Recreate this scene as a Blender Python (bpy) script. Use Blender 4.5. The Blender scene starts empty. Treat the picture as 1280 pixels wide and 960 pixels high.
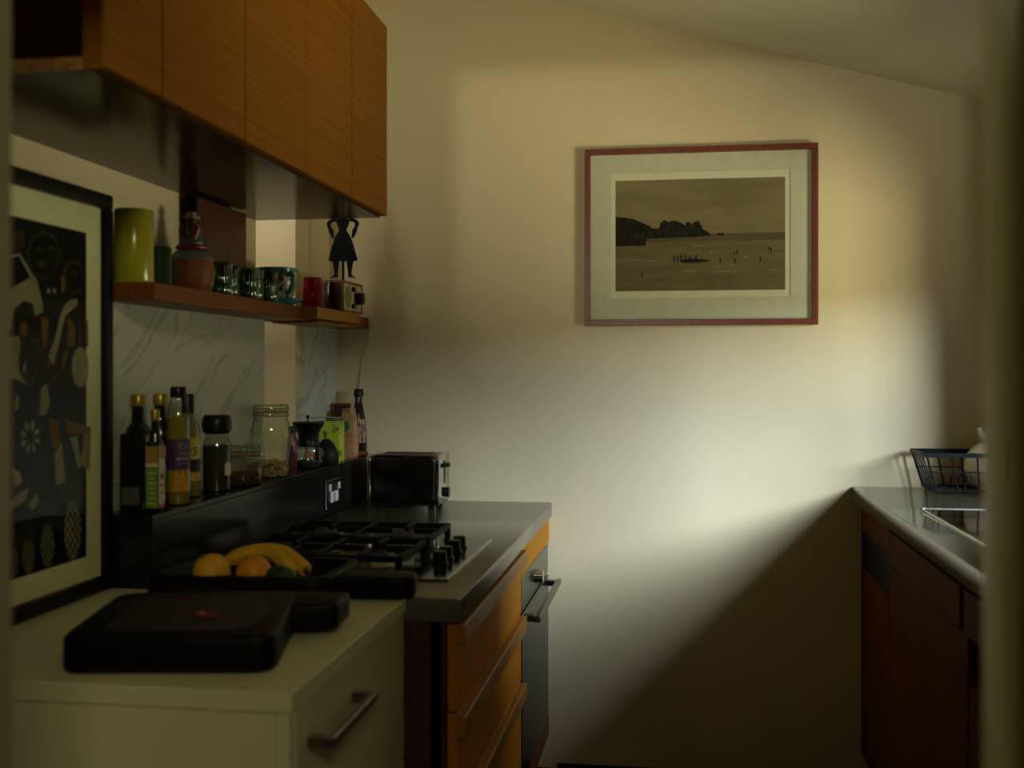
import bpy, bmesh, math, random
from mathutils import Vector, Matrix
random.seed(7)
C = bpy.context.scene.collection
R = math.radians
PI = math.pi

# ------------------------------------------------------------------ camera, light, exposure
cam_d = bpy.data.cameras.new('camera')
cam = bpy.data.objects.new('camera', cam_d); C.objects.link(cam)
cam.location = (0, 0, 1.35)
cam.rotation_euler = (R(90), 0, math.atan(206/1364))
cam_d.sensor_width = 36.0
cam_d.lens = 1364/1280*36
cam_d.shift_y = -18/1280
cam_d.clip_start = 0.02
cam_d.dof.use_dof = True
cam_d.dof.focus_distance = 3.62
cam_d.dof.aperture_fstop = 3.1
bpy.context.scene.camera = cam
vs = bpy.context.scene.view_settings
vs.view_transform = 'Standard'; vs.look = 'None'; vs.gamma = 1.0; vs.exposure = 0.0
try: vs.use_curve_mapping = False
except Exception: pass
world = bpy.data.worlds.new('world'); bpy.context.scene.world = world
world.use_nodes = True
world.node_tree.nodes['Background'].inputs[0].default_value = (0.8, 0.86, 0.9, 1)
world.node_tree.nodes['Background'].inputs[1].default_value = 0.03

def area(name, loc, target, sx, sy, energy, col):
    l = bpy.data.lights.new(name, 'AREA'); l.shape = 'RECTANGLE'; l.size = sx; l.size_y = sy
    l.energy = energy; l.color = col
    o = bpy.data.objects.new(name, l); C.objects.link(o); o.location = loc
    d = Vector(target) - Vector(loc)
    o.rotation_euler = d.to_track_quat('-Z', 'Y').to_euler()
    return o
# daylight from the sky above the yard outside the window over the sink
area('sky_light', (4.4, -0.05, 2.68), (0.1, 3.6, 1.15), 2.6, 1.25, 760, (0.755, 0.875, 1.0))
area('high_sky_light', (4.3, -0.05, 4.25), (0.1, 3.6, 0.95), 2.6, 1.7, 480, (0.79, 0.90, 1.0))
# assumed paler light thrown up from the sunlit ground outside the same window
area('ground_light', (3.6, 0.3, 0.30), (0.2, 3.2, 2.0), 1.0, 1.2, 160, (1.0, 0.90, 0.56))
area('yard_fill_light', (3.4, 3.0, 0.30), (0.2, 2.9, 2.0), 1.6, 1.4, 180, (1.0, 0.91, 0.58))  # added fill from the yard side, brightens the cabinet fronts
# assumed, unseen spotlight in the hall behind the doorway, coned onto the upper end wall
hl = bpy.data.lights.new('assumed_hall_spot', 'SPOT'); hl.energy = 110; hl.color = (1.0, 0.97, 0.74); hl.shadow_soft_size = 0.04
hl.spot_size = R(26); hl.spot_blend = 0.7
ho = bpy.data.objects.new('assumed_hall_spot', hl); C.objects.link(ho); ho.location = (-0.41, -1.7, 1.66)
ho.rotation_euler = (Vector((0.05, 3.68, 2.25))-Vector(ho.location)).to_track_quat('-Z', 'Y').to_euler()
# added fill light on the hall side, brightens the white cabinet front
area('hall_fill_light', (0.75, -1.2, 2.5), (-0.5, 1.2, 0.8), 0.9, 0.3, 28, (1.0, 0.93, 0.56))
# added light hidden behind the near recess edge, brightens the far reveal
area('recess_fill_light', (-1.24, 3.012, 1.95), (-1.31, 3.33, 1.95), 0.02, 0.6, 0.6, (1.0, 0.99, 0.86))

# ------------------------------------------------------------------ materials
def nodes(name):
    m = bpy.data.materials.new(name); m.use_nodes = True
    nt = m.node_tree
    return m, nt, nt.nodes['Principled BSDF']
def c4(c): return (c[0], c[1], c[2], 1)
def mat(name, c1, c2=None, scale=(20, 20, 20), rough=0.5, metal=0.0, bump=0.0, detail=3.0, dist=0.0,
        lo=0.35, hi=0.65, spec=0.5, coat=0.0, coat_rough=0.1, trans=0.0, ior=1.45, bscale=None):
    m, nt, b = nodes(name)
    b.inputs['Base Color'].default_value = c4(c1)
    b.inputs['Roughness'].default_value = rough
    b.inputs['Metallic'].default_value = metal
    b.inputs['Specular IOR Level'].default_value = spec
    b.inputs['Coat Weight'].default_value = coat
    b.inputs['Coat Roughness'].default_value = coat_rough
    b.inputs['Transmission Weight'].default_value = trans
    b.inputs['IOR'].default_value = ior
    if c2 is None: c2 = tuple(min(1, x*0.86) for x in c1)
    tc = nt.nodes.new('ShaderNodeTexCoord'); mp = nt.nodes.new('ShaderNodeMapping')
    mp.inputs['Scale'].default_value = scale
    nt.links.new(tc.outputs['Object'], mp.inputs['Vector'])
    n = nt.nodes.new('ShaderNodeTexNoise'); n.inputs['Scale'].default_value = 1.0
    n.inputs['Detail'].default_value = detail; n.inputs['Distortion'].default_value = dist
    nt.links.new(mp.outputs[0], n.inputs['Vector'])
    r = nt.nodes.new('ShaderNodeValToRGB')
    r.color_ramp.elements[0].position = lo; r.color_ramp.elements[0].color = c4(c1)
    r.color_ramp.elements[1].position = hi; r.color_ramp.elements[1].color = c4(c2)
    nt.links.new(n.outputs['Fac'], r.inputs['Fac']); nt.links.new(r.outputs[0], b.inputs['Base Color'])
    if bump:
        src = n
        if bscale:
            mp2 = nt.nodes.new('ShaderNodeMapping'); mp2.inputs['Scale'].default_value = bscale
            nt.links.new(tc.outputs['Object'], mp2.inputs['Vector'])
            src = nt.nodes.new('ShaderNodeTexNoise'); src.inputs['Scale'].default_value = 1.0; src.inputs['Detail'].default_value = 4
            nt.links.new(mp2.outputs[0], src.inputs['Vector'])
        bp = nt.nodes.new('ShaderNodeBump'); bp.inputs['Strength'].default_value = bump; bp.inputs['Distance'].default_value = 0.004
        nt.links.new(src.outputs['Fac'], bp.inputs['Height']); nt.links.new(bp.outputs[0], b.inputs['Normal'])
    return m
def clear(name, tint, ior=1.45, rough=0.02, gl=1.0, graze=0.8, edge=0.0):
    """thin glass: tinted see-through with a fresnel reflection"""
    m = bpy.data.materials.new(name); m.use_nodes = True; nt = m.node_tree
    for n in list(nt.nodes): nt.nodes.remove(n)
    out = nt.nodes.new('ShaderNodeOutputMaterial'); mix = nt.nodes.new('ShaderNodeMixShader')
    t = nt.nodes.new('ShaderNodeBsdfTransparent'); t.inputs[0].default_value = c4(tint)
    g = nt.nodes.new('ShaderNodeBsdfGlossy'); g.inputs['Roughness'].default_value = rough; g.inputs[0].default_value = (gl, gl, gl, 1)
    geo = nt.nodes.new('ShaderNodeNewGeometry')
    dot = nt.nodes.new('ShaderNodeVectorMath'); dot.operation = 'DOT_PRODUCT'
    nt.links.new(geo.outputs['Incoming'], dot.inputs[0]); nt.links.new(geo.outputs['Normal'], dot.inputs[1])
    def mth(op, a, b):
        n = nt.nodes.new('ShaderNodeMath'); n.operation = op
        for i, v in enumerate((a, b)):
            if v is None: continue
            if isinstance(v, (int, float)): n.inputs[i].default_value = v
            else: nt.links.new(v, n.inputs[i])
        return n.outputs[0]
    f0 = ((ior-1)/(ior+1))**2
    q = mth('POWER', mth('SUBTRACT', 1.0, mth('ABSOLUTE', dot.outputs['Value'], None)), 5.0)
    fr = mth('ADD', mth('MULTIPLY', q, (1-f0)*graze), f0)
    if edge:   # glass looks denser where the wall is seen edge-on
        cm = nt.nodes.new('ShaderNodeMix'); cm.data_type = 'RGBA'
        e = mth('MULTIPLY', mth('POWER', mth('SUBTRACT', 1.0, mth('ABSOLUTE', dot.outputs['Value'], None)), 2.0), edge)
        nt.links.new(e, cm.inputs[0]); cm.inputs[6].default_value = c4(tint); cm.inputs[7].default_value = c4([x*.25 for x in tint])
        nt.links.new(cm.outputs[2], t.inputs[0])
    nt.links.new(fr, mix.inputs[0]); nt.links.new(t.outputs[0], mix.inputs[1]); nt.links.new(g.outputs[0], mix.inputs[2])
    nt.links.new(mix.outputs[0], out.inputs[0])
    return m
def marble_mat():
    m, nt, b = nodes('marble'); b.inputs['Roughness'].default_value = 0.28
    tc = nt.nodes.new('ShaderNodeTexCoord'); mp = nt.nodes.new('ShaderNodeMapping')
    rot = nt.nodes.new('ShaderNodeMapping'); rot.inputs['Rotation'].default_value = (R(-38), 0, 0)
    nt.links.new(tc.outputs['Object'], rot.inputs[0]); mp.inputs['Scale'].default_value = (3, 2.2, 7)
    nt.links.new(rot.outputs[0], mp.inputs[0])
    n = nt.nodes.new('ShaderNodeTexNoise'); n.inputs['Scale'].default_value = 1.1; n.inputs['Detail'].default_value = 6; n.inputs['Distortion'].default_value = 1.2
    nt.links.new(mp.outputs[0], n.inputs['Vector'])
    r = nt.nodes.new('ShaderNodeValToRGB'); e = r.color_ramp.elements
    e[0].position = 0.40; e[0].color = (0.50, 0.53, 0.43, 1); e[1].position = 0.60; e[1].color = (0.56, 0.58, 0.48, 1)
    x = e.new(0.47); x.color = (0.53, 0.55, 0.46, 1); x = e.new(0.50); x.color = (0.34, 0.36, 0.31, 1); x = e.new(0.53); x.color = (0.53, 0.56, 0.46, 1)
    nt.links.new(n.outputs['Fac'], r.inputs['Fac']); nt.links.new(r.outputs[0], b.inputs['Base Color'])
    return m

PLASTER = mat('wall_plaster', (0.76, 0.655, 0.44), (0.72, 0.61, 0.395), (1.6, 1.6, 1.6), 0.75, bump=0.12, bscale=(14, 14, 9), detail=5)
CEIL = mat('ceiling_plaster', (0.84, 0.80, 0.60), (0.82, 0.78, 0.58), (2, 2, 2), 0.8)
HALLP = mat('hall_plaster', (0.35, 0.31, 0.20), None, (2, 2, 2), 0.8)
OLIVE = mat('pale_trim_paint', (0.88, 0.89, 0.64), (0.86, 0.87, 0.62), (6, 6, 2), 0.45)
OLIVED = mat('dimmed_trim_paint', (0.20, 0.18, 0.10), None, (6, 6, 2), 0.5)  # darker copy of the trim paint, hall shade put into the colour
FLOORM = mat('dark_floorboards', (0.020, 0.013, 0.008), (0.014, 0.009, 0.006), (4, 0.6, 4), 0.5)
BAMBOO = mat('bamboo_veneer_dimmed', (0.245, 0.095, 0.007), (0.18, 0.063, 0.004), (60, 1.6, 150), 0.55, bump=0.04, detail=4, lo=0.3, hi=0.7, spec=0.06)  # same veneer as the drawers, colour darkened to offset the light on it
BAMBOOL = mat('bamboo_veneer_lit', (0.50, 0.205, 0.016), (0.38, 0.14, 0.010), (60, 1.6, 150), 0.55, bump=0.04, detail=4, lo=0.3, hi=0.7, spec=0.05)  # same veneer as the upper doors, kept brighter to make up for light
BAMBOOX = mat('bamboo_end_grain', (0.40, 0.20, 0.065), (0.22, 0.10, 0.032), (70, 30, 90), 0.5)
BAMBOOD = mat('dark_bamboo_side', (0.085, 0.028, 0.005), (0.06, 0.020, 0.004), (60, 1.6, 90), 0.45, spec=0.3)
BAMBOOR = mat('shaded_run_bamboo', (0.12, 0.036, 0.003), (0.088, 0.025, 0.002), (60, 1.6, 120), 0.6, spec=0.05)  # same bamboo again, shade on the right run put into the colour
UNDER = mat('varnished_underside', (0.045, 0.024, 0.006), (0.032, 0.016, 0.004), (40, 1.6, 40), 0.17, spec=0.10)
DARKIN = mat('cabinet_interior', (0.055, 0.025, 0.010), (0.035, 0.015, 0.007), (30, 3, 40), 0.5)
SHELFW = mat('oiled_shelf_wood', (0.20, 0.062, 0.009), (0.13, 0.036, 0.006), (50, 2.2, 90), 0.42, detail=5, spec=0.2)
SHELFL = mat('pale_shelf_wood', (0.36, 0.16, 0.018), (0.29, 0.115, 0.011), (50, 2.2, 90), 0.38, spec=0.25)
MARBLE = marble_mat()
CONC = mat('grey_stone', (0.125, 0.116, 0.086), (0.10, 0.093, 0.07), (9, 9, 9), 0.15, detail=6, spec=0.5)
CONCR = mat('polished_grey_stone', (0.105, 0.103, 0.080), (0.085, 0.083, 0.064), (9, 9, 9), 0.10, detail=6, spec=0.5)
LEDGE = mat('dark_ledge_stone', (0.014, 0.013, 0.011), (0.010, 0.009, 0.008), (12, 12, 12), 0.2, spec=0.3)
WHITE = mat('white_laminate', (0.66, 0.62, 0.38), None, (3, 3, 3), 0.4, lo=0.2, hi=0.9)
WHITEF = mat('white_drawer_laminate', (0.60, 0.57, 0.33), None, (3, 3, 3), 0.35, lo=0.2, hi=0.9)
BRONZE = mat('brushed_bronze', (0.22, 0.17, 0.13), None, (80, 80, 80), 0.35, metal=0.9)
STEEL = mat('brushed_steel', (0.50, 0.49, 0.46), (0.46, 0.45, 0.42), (200, 3, 200), 0.28, metal=1.0)
TOASTS = mat('toaster_steel', (0.065, 0.060, 0.052), (0.055, 0.051, 0.044), (6, 6, 160), 0.24, metal=1.0)
ARTM = mat('linocut_mount', (0.86, 0.85, 0.56), None, (40, 40, 40), 0.85, lo=0.1, hi=1)
STEELD = mat('dark_brushed_steel', (0.16, 0.155, 0.145), (0.14, 0.135, 0.125), (6, 6, 160), 0.3, metal=1.0)
DRAIN = mat('polished_drainer_steel', (0.42, 0.42, 0.40), None, (30, 30, 30), 0.07, metal=1.0)
CHROME = mat('chrome', (0.75, 0.75, 0.72), None, (30, 30, 30), 0.12, metal=1.0)
IRON = mat('cast_iron', (0.006, 0.006, 0.006), None, (90, 90, 90), 0.55, bump=0.05, spec=0.15)
BLACKG = mat('black_hob_enamel', (0.012, 0.012, 0.011), None, (30, 30, 30), 0.12)
BLACKP = mat('black_plastic', (0.007, 0.007, 0.007), None, (30, 30, 30), 0.35, spec=0.3)
OVENG = mat('oven_glass', (0.012, 0.013, 0.012), None, (30, 30, 30), 0.22, spec=0.2)
WIRE = mat('black_wire', (0.007, 0.007, 0.008), None, (30, 30, 30), 0.45, spec=0.2)
SWITCH = mat('white_switch', (0.86, 0.86, 0.84), None, (30, 30, 30), 0.35, lo=0.1, hi=1)
DARKWOOD = mat('blackened_wood', (0.007, 0.004, 0.0025), (0.0045, 0.0028, 0.002), (10, 40, 40), 0.5, bump=0.08, spec=.15)
REDWOOD = mat('red_frame_wood', (0.19, 0.042, 0.016), (0.13, 0.028, 0.011), (60, 60, 60), 0.35)
BLACKFR = mat('black_frame_lacquer', (0.006, 0.006, 0.0055), None, (20, 20, 20), 0.45, spec=0.2)
MATB = mat('mount_board', (0.70, 0.66, 0.52), None, (40, 40, 40), 0.85, lo=0.1, hi=1)
PAPER = mat('print_paper', (0.80, 0.77, 0.61), None, (40, 40, 40), 0.85, lo=0.1, hi=1)
PANE = clear('picture_glass', (0.97, 0.98, 0.96), ior=1.15, rough=0.03, graze=0.3)
GLASS = clear('jar_glass', (0.88, 0.91, 0.84), ior=1.6, edge=1.0)
GREENG = clear('green_ribbed_glass', (0.62, 0.78, 0.64), ior=1.8)
REDG = clear('red_glass', (0.62, 0.012, 0.08), ior=1.6)
PURPG = clear('purple_glass', (0.28, 0.015, 0.30), ior=1.6)
WINEG = mat('dark_green_bottle_glass', (0.010, 0.013, 0.005), None, (20, 20, 20), 0.08)
BROWNG = mat('brown_bottle_glass', (0.020, 0.010, 0.004), None, (20, 20, 20), 0.1)
OIL = clear('golden_oil', (0.72, 0.56, 0.10), ior=1.2, rough=0.1)
OILB = mat('yellow_oil', (0.34, 0.25, 0.03), None, (9, 9, 9), 0.15)
GOLD = mat('gold_cap', (0.42, 0.28, 0.05), None, (20, 20, 20), 0.35, metal=0.6)
GREENL = mat('green_label', (0.11, 0.22, 0.035), (0.16, 0.30, 0.05), (60, 60, 25), 0.5)
OCHREL = mat('ochre_label', (0.38, 0.22, 0.05), None, (60, 60, 60), 0.5)
WHITEL = mat('white_label', (0.62, 0.57, 0.44), None, (40, 40, 40), 0.6)
REDL = mat('dull_red_label', (0.26, 0.045, 0.035), (0.20, 0.035, 0.03), (120, 120, 60), 0.6)
PURPL = mat('purple_label', (0.085, 0.03, 0.115), (0.065, 0.022, 0.09), (60, 60, 60), 0.5)
ORANGEL = mat('orange_yellow_label', (0.62, 0.33, 0.02), (0.50, 0.20, 0.015), (90, 90, 60), 0.5)
YELLOWL = mat('yellow_label', (0.58, 0.46, 0.11), (0.50, 0.38, 0.08), (60, 60, 60), 0.5)
BLUEL = mat('blue_emblem', (0.03, 0.09, 0.20), None, (60, 60, 60), 0.5)
INK = mat('label_ink', (0.02, 0.018, 0.015), None, (60, 60, 60), 0.6)
REDLOGO = mat('red_emblem', (0.55, 0.07, 0.03), None, (60, 60, 60), 0.5)
PEPPER = mat('dark_peppercorns', (0.016, 0.012, 0.009), (0.04, 0.028, 0.02), (160, 160, 160), 0.6, bump=0.4)
SPICE = mat('brown_spice', (0.12, 0.05, 0.02), (0.05, 0.022, 0.01), (150, 150, 150), 0.8, bump=0.3)
NUT = mat('pale_nut', (0.58, 0.40, 0.18), (0.46, 0.29, 0.11), (60, 60, 60), 0.6)
RUBBER = mat('amber_rubber_ring', (0.38, 0.25, 0.08), None, (40, 40, 40), 0.5)
YGLAZE = mat('yellow_green_glaze', (0.36, 0.33, 0.022), (0.31, 0.285, 0.02), (14, 14, 14), 0.16)
DGLAZE = mat('dark_green_glaze', (0.014, 0.035, 0.016), None, (14, 14, 14), 0.1)
TERRA = mat('terracotta', (0.20, 0.060, 0.014), (0.15, 0.043, 0.011), (25, 25, 25), 0.5, spec=.3)
GREYBL = mat('grey_blue_glaze', (0.13, 0.145, 0.13), (0.08, 0.095, 0.09), (40, 40, 40), 0.45)
DRED = mat('dark_red_paint', (0.18, 0.015, 0.018), None, (30, 30, 30), 0.4)
CAPW = mat('straw_hat', (0.33, 0.28, 0.20), None, (60, 60, 60), 0.7)
SKIN = mat('dark_clay', (0.04, 0.02, 0.014), None, (30, 30, 30), 0.4)
TRAYW = mat('red_brown_board', (0.11, 0.038, 0.010), (0.07, 0.022, 0.007), (30, 30, 5), 0.45)
TEAL = mat('teal_glaze', (0.06, 0.30, 0.33), (0.05, 0.24, 0.28), (30, 30, 30), 0.2)
PATT = mat('painted_pattern', (0.62, 0.58, 0.46), (0.16, 0.07, 0.09), (75, 75, 60), 0.25, detail=2, dist=1.5, lo=0.45, hi=0.55)
LIME = mat('lime_green_china', (0.42, 0.55, 0.03), None, (30, 30, 30), 0.3)
CREAMM = mat('cream_radio_face', (0.60, 0.56, 0.33), None, (60, 60, 60), 0.5)
GRILLE = mat('khaki_speaker_cloth', (0.28, 0.25, 0.07), (0.22, 0.19, 0.05), (300, 300, 300), 0.8)
RADIOW = mat('red_walnut', (0.24, 0.085, 0.03), (0.17, 0.055, 0.02), (12, 60, 60), 0.35)
SILH = mat('black_sheet_metal', (0.006, 0.0065, 0.006), None, (30, 30, 30), 0.6, spec=0.1)
BOXG = mat('lime_box_card', (0.46, 0.55, 0.045), (0.10, 0.13, 0.02), (40, 40, 22), 0.5, detail=2, dist=1.0, lo=0.52, hi=0.6)
BLACKBAG = mat('black_foil', (0.010, 0.010, 0.009), None, (40, 40, 40), 0.45, bump=0.3, spec=0.2)
KRAFT = mat('kraft_paper', (0.48, 0.26, 0.12), (0.36, 0.18, 0.08), (40, 40, 40), 0.7, bump=0.4)
FLORAL = mat('floral_label', (0.50, 0.36, 0.22), (0.16, 0.05, 0.06), (110, 110, 80), 0.6, lo=0.42, hi=0.6)
GREENB = mat('bottle_green_disc', (0.02, 0.16, 0.05), None, (40, 40, 40), 0.4)
ORANGE = mat('orange_peel', (0.72, 0.29, 0.015), (0.66, 0.24, 0.012), (12, 12, 12), 0.4, bump=0.15, bscale=(400, 400, 400))
ORANGEY = mat('yellow_orange_peel', (0.74, 0.38, 0.025), (0.68, 0.32, 0.02), (12, 12, 12), 0.4, bump=0.15, bscale=(400, 400, 400))
BANANA = mat('ripe_banana_skin', (0.72, 0.40, 0.02), (0.50, 0.24, 0.015), (22, 22, 22), 0.45, lo=0.5, hi=0.75)
LIMEF = mat('dark_green_skin', (0.018, 0.05, 0.014), None, (40, 40, 40), 0.4, bump=0.2)
STEMM = mat('brown_stem', (0.06, 0.035, 0.012), None, (40, 40, 40), 0.7)
CERAM = mat('cream_ceramic', (0.74, 0.70, 0.55), None, (20, 20, 20), 0.25, lo=0.1, hi=1)
SKY = mat('print_sky', (0.20, 0.155, 0.078), (0.27, 0.215, 0.112), (3, 3, 16), 0.8, detail=5)
SEA = mat('print_sea', (0.14, 0.105, 0.050), (0.18, 0.138, 0.066), (6, 6, 45), 0.8, detail=4)
SEAD = mat('print_far_sea', (0.095, 0.070, 0.033), (0.13, 0.097, 0.046), (5, 5, 70), 0.8)
ROCK = mat('print_rock', (0.008, 0.006, 0.004), (0.040, 0.031, 0.016), (70, 70, 35), 0.9, lo=.45, hi=.75)
FOAM = mat('print_foam', (0.34, 0.29, 0.17), None, (60, 60, 60), 0.9)
ARTC = mat('linocut_cream', (0.34, 0.32, 0.20), (0.26, 0.24, 0.145), (25, 25, 25), 0.8, spec=0.08)
ARTO = mat('linocut_ochre', (0.20, 0.105, 0.028), (0.15, 0.075, 0.02), (25, 25, 25), 0.8, spec=0.08)
ARTB = mat('linocut_brown', (0.055, 0.047, 0.028), (0.035, 0.03, 0.018), (40, 40, 40), 0.8, spec=0.08)
ARTK = mat('linocut_black', (0.007, 0.007, 0.006), None, (30, 30, 30), 0.6, spec=0.08)
CABLE = mat('white_cable', (0.62, 0.58, 0.48), None, (30, 30, 30), 0.5)
WINF = mat('window_frame_paint', (0.6, 0.58, 0.48), None, (10, 10, 10), 0.4)

# ------------------------------------------------------------------ mesh helpers
class MB:
    def __init__(self): self.bm = bmesh.new()
    def box(self, x0, x1, y0, y1, z0, z1, bev=0.0, seg=1, rot=None):
        """rot = (angle, 'X'|'Y'|'Z', pivot)"""
        r = bmesh.ops.create_cube(self.bm, size=1.0); vs = r['verts']
        for v in vs:
            v.co = Vector((x0+(v.co.x+.5)*(x1-x0), y0+(v.co.y+.5)*(y1-y0), z0+(v.co.z+.5)*(z1-z0)))
        if bev:
            es = list({e for v in vs for e in v.link_edges})
            g = bmesh.ops.bevel(self.bm, geom=es, offset=bev, segments=seg, affect='EDGES', profile=0.5)
            vs = list({v for f in g['faces'] for v in f.verts} | {v for v in vs if v.is_valid})
        if rot:
            a, ax, p = rot; m = Matrix.Rotation(a, 3, ax); p = Vector(p)
            for v in vs: v.co = p + m @ (v.co-p)
        return self
    def lathe(self, prof, c, seg=24, sx=1.0, sy=1.0, flute=0.0, nfl=0):
        cx, cy, cz = c; rings = []
        for r, z in prof:
            if r < 1e-5: rings.append([self.bm.verts.new((cx, cy, cz+z))]); continue
            ring = []
            for i in range(seg):
                a = 2*PI*i/seg; rr = r*(1+flute*math.cos(nfl*a)) if flute else r
                ring.append(self.bm.verts.new((cx+rr*sx*math.cos(a), cy+rr*sy*math.sin(a), cz+z)))
            rings.append(ring)
        for A, B in zip(rings, rings[1:]):
            if len(A) == 1 and len(B) == 1: continue
            for i in range(seg):
                j = (i+1) % seg
                if len(A) == 1: self.bm.faces.new((A[0], B[j], B[i]))
                elif len(B) == 1: self.bm.faces.new((A[i], A[j], B[0]))
                else: self.bm.faces.new((A[i], A[j], B[j], B[i]))
        return self
    def cyl(self, p0, p1, r, seg=16, r1=None):
        return self.tube([p0, p1], [r, r if r1 is None else r1], seg)
    def tube(self, pts, r, seg=8, closed=False):
        pts = [Vector(p) for p in pts]; n = len(pts)
        rs = r if isinstance(r, (list, tuple)) else [r]*n
        rings = []; up = None
        for i, p in enumerate(pts):
            if closed: d = pts[(i+1) % n]-pts[i-1]
            else: d = pts[min(i+1, n-1)]-pts[max(i-1, 0)]
            d.normalize()
            if up is None:
                up = Vector((0, 0, 1)) if abs(d.z) < .9 else Vector((1, 0, 0))
            a = d.cross(up).normalized(); b = a.cross(d).normalized(); up = b
            rings.append([self.bm.verts.new(p+(a*math.cos(2*PI*k/seg)+b*math.sin(2*PI*k/seg))*rs[i]) for k in range(seg)])
        for i in range(n if closed else n-1):
            A, B = rings[i], rings[(i+1) % n]
            for k in range(seg):
                l = (k+1) % seg
                self.bm.faces.new((A[k], A[l], B[l], B[k]))
        if not closed:
            self.bm.faces.new(list(reversed(rings[0]))); self.bm.faces.new(rings[-1])
        return self
    def prism(self, poly, axis, lo, hi, bev=0.0, seg=2):
        """poly in the two other axes (in x,y,z order), extruded along axis from lo to hi"""
        def P(a, b, t):
            return {'X': (t, a, b), 'Y': (a, t, b), 'Z': (a, b, t)}[axis]
        A = [self.bm.verts.new(P(a, b, lo)) for a, b in poly]; B = [self.bm.verts.new(P(a, b, hi)) for a, b in poly]
        fs = [self.bm.faces.new(A), self.bm.faces.new(B)]
        n = len(poly)
        for i in range(n): fs.append(self.bm.faces.new((A[i], A[(i+1) % n], B[(i+1) % n], B[i])))
        if bev:
            es = list({e for f in fs[:2] for e in f.edges})
            bmesh.ops.recalc_face_normals(self.bm, faces=fs)
            bmesh.ops.bevel(self.bm, geom=es, offset=bev, segments=seg, affect='EDGES', profile=0.5)
        return self
    def poly(self, pts):
        self.bm.faces.new([self.bm.verts.new(p) for p in pts]); return self
    def ball(self, c, s, seg=16, rings=10):
        r = bmesh.ops.create_uvsphere(self.bm, u_segments=seg, v_segments=rings, radius=1.0)
        if not isinstance(s, (tuple, list)): s = (s, s, s)
        for v in r['verts']: v.co = Vector((c[0]+v.co.x*s[0], c[1]+v.co.y*s[1], c[2]+v.co.z*s[2]))
        return self
    def arc(self, c, r, a0, a1, z0, z1, n=10):
        P = []
        for i in range(n+1):
            a = R(a0+(a1-a0)*i/n)
            P.append((self.bm.verts.new((c[0]+r*math.cos(a), c[1]+r*math.sin(a), z0)), self.bm.verts.new((c[0]+r*math.cos(a), c[1]+r*math.sin(a), z1))))
        for A, B in zip(P, P[1:]): self.bm.faces.new((A[0], B[0], B[1], A[1]))
        return self
    def build(self, name, m, parent=None, sharp=35, fix=True):
        if fix: bmesh.ops.recalc_face_normals(self.bm, faces=self.bm.faces)
        if parent is not None:
            root = parent
            while root.parent: root = root.parent
            off = Vector(root.location)
            for v in self.bm.verts: v.co -= off
        me = bpy.data.meshes.new(name); self.bm.to_mesh(me); self.bm.free()
        me.materials.append(m)
        me.shade_smooth()
        try: me.set_sharp_from_angle(angle=R(sharp))
        except Exception: pass
        o = bpy.data.objects.new(name, me); C.objects.link(o)
        if parent is not None: o.parent = parent
        return o
def rrect(x0, x1, y0, y1, r, n=5):
    P = []
    for cx, cy, a in ((x1-r, y1-r, 0), (x0+r, y1-r, 90), (x0+r, y0+r, 180), (x1-r, y0+r, 270)):
        for i in range(n+1):
            t = R(a+90*i/n); P.append((cx+r*math.cos(t), cy+r*math.sin(t)))
    return P
def thing(name, label, cat, loc=(0, 0, 0), group=None):
    o = bpy.data.objects.new(name, None); C.objects.link(o); o.location = loc; o.empty_display_size = .05
    o['label'] = label; o['category'] = cat
    if group: o['group'] = group
    return o
def tag(o, label, cat, group=None):
    o['label'] = label; o['category'] = cat
    if group: o['group'] = group
    return o
def struct(name, mb, m):
    o = mb.build(name, m); o['kind'] = 'structure'; return o
def lab(o, t): o['label'] = t; return o
def stuff(o): o['kind'] = 'stuff'; return o
def copy_tree(o, parent=None):
    c = o.copy(); C.objects.link(c)
    if parent is not None: c.parent = parent
    for ch in list(o.children): copy_tree(ch, c)
    return c
def text_part(s, size, loc, rot, m, name, parent):
    cu = bpy.data.curves.new('t', 'FONT'); cu.body = s; cu.size = size; cu.align_x = 'CENTER'; cu.align_y = 'CENTER'; cu.extrude = 0.0002
    t = bpy.data.objects.new('t', cu); C.objects.link(t)
    me = bpy.data.meshes.new_from_object(t.evaluated_get(bpy.context.evaluated_depsgraph_get()))
    bpy.data.objects.remove(t); bpy.data.curves.remove(cu)
    root = parent
    while root.parent: root = root.parent
    me.transform(Matrix.Translation(Vector(loc)-Vector(root.location)) @ Matrix.Rotation(rot[2], 4, 'Z') @ Matrix.Rotation(rot[0], 4, 'X'))
    me.materials.clear(); me.materials.append(m)
    o = bpy.data.objects.new(name, me); C.objects.link(o); o.parent = parent
    return o

# ------------------------------------------------------------------ room shell
YE = 3.68; XL = -1.2; XR = 1.17; LED = 1.05; SH = 1.53; TOP = 0.9; TOPR = 0.97
struct('floor', MB().box(-1.7, 1.5, -2.6, 3.95, -.08, 0), FLOORM)
struct('wall_end', MB().box(-1.5, 1.45, YE, YE+.2, 0, 3.1), PLASTER)
wl = MB()
wl.box(XL-.25, XL, .87, 3.0, 0, 3.1).box(XL-.25, XL, 3.33, YE, 0, 3.1).box(XL-.25, XL, 3.0, 3.33, 0, LED).box(XL-.25, XL, 3.0, 3.33, 2.45, 3.1).box(XL-.27, XL-.21, 3.0, 3.33, LED, 2.45)
wall_left = struct('wall_left', wl, PLASTER)
wr = MB(); W0, W1, WB, WT = 2.05, 3.13, 1.06, 1.74
wr.box(XR, XR+.11, .87, W0, 0, 3.1).box(XR, XR+.11, W1, YE, 0, 3.1).box(XR, XR+.11, W0, W1, 0, WB).box(XR, XR+.11, W0, W1, WT, 3.1)
struct('wall_right', wr, PLASTER)
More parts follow.
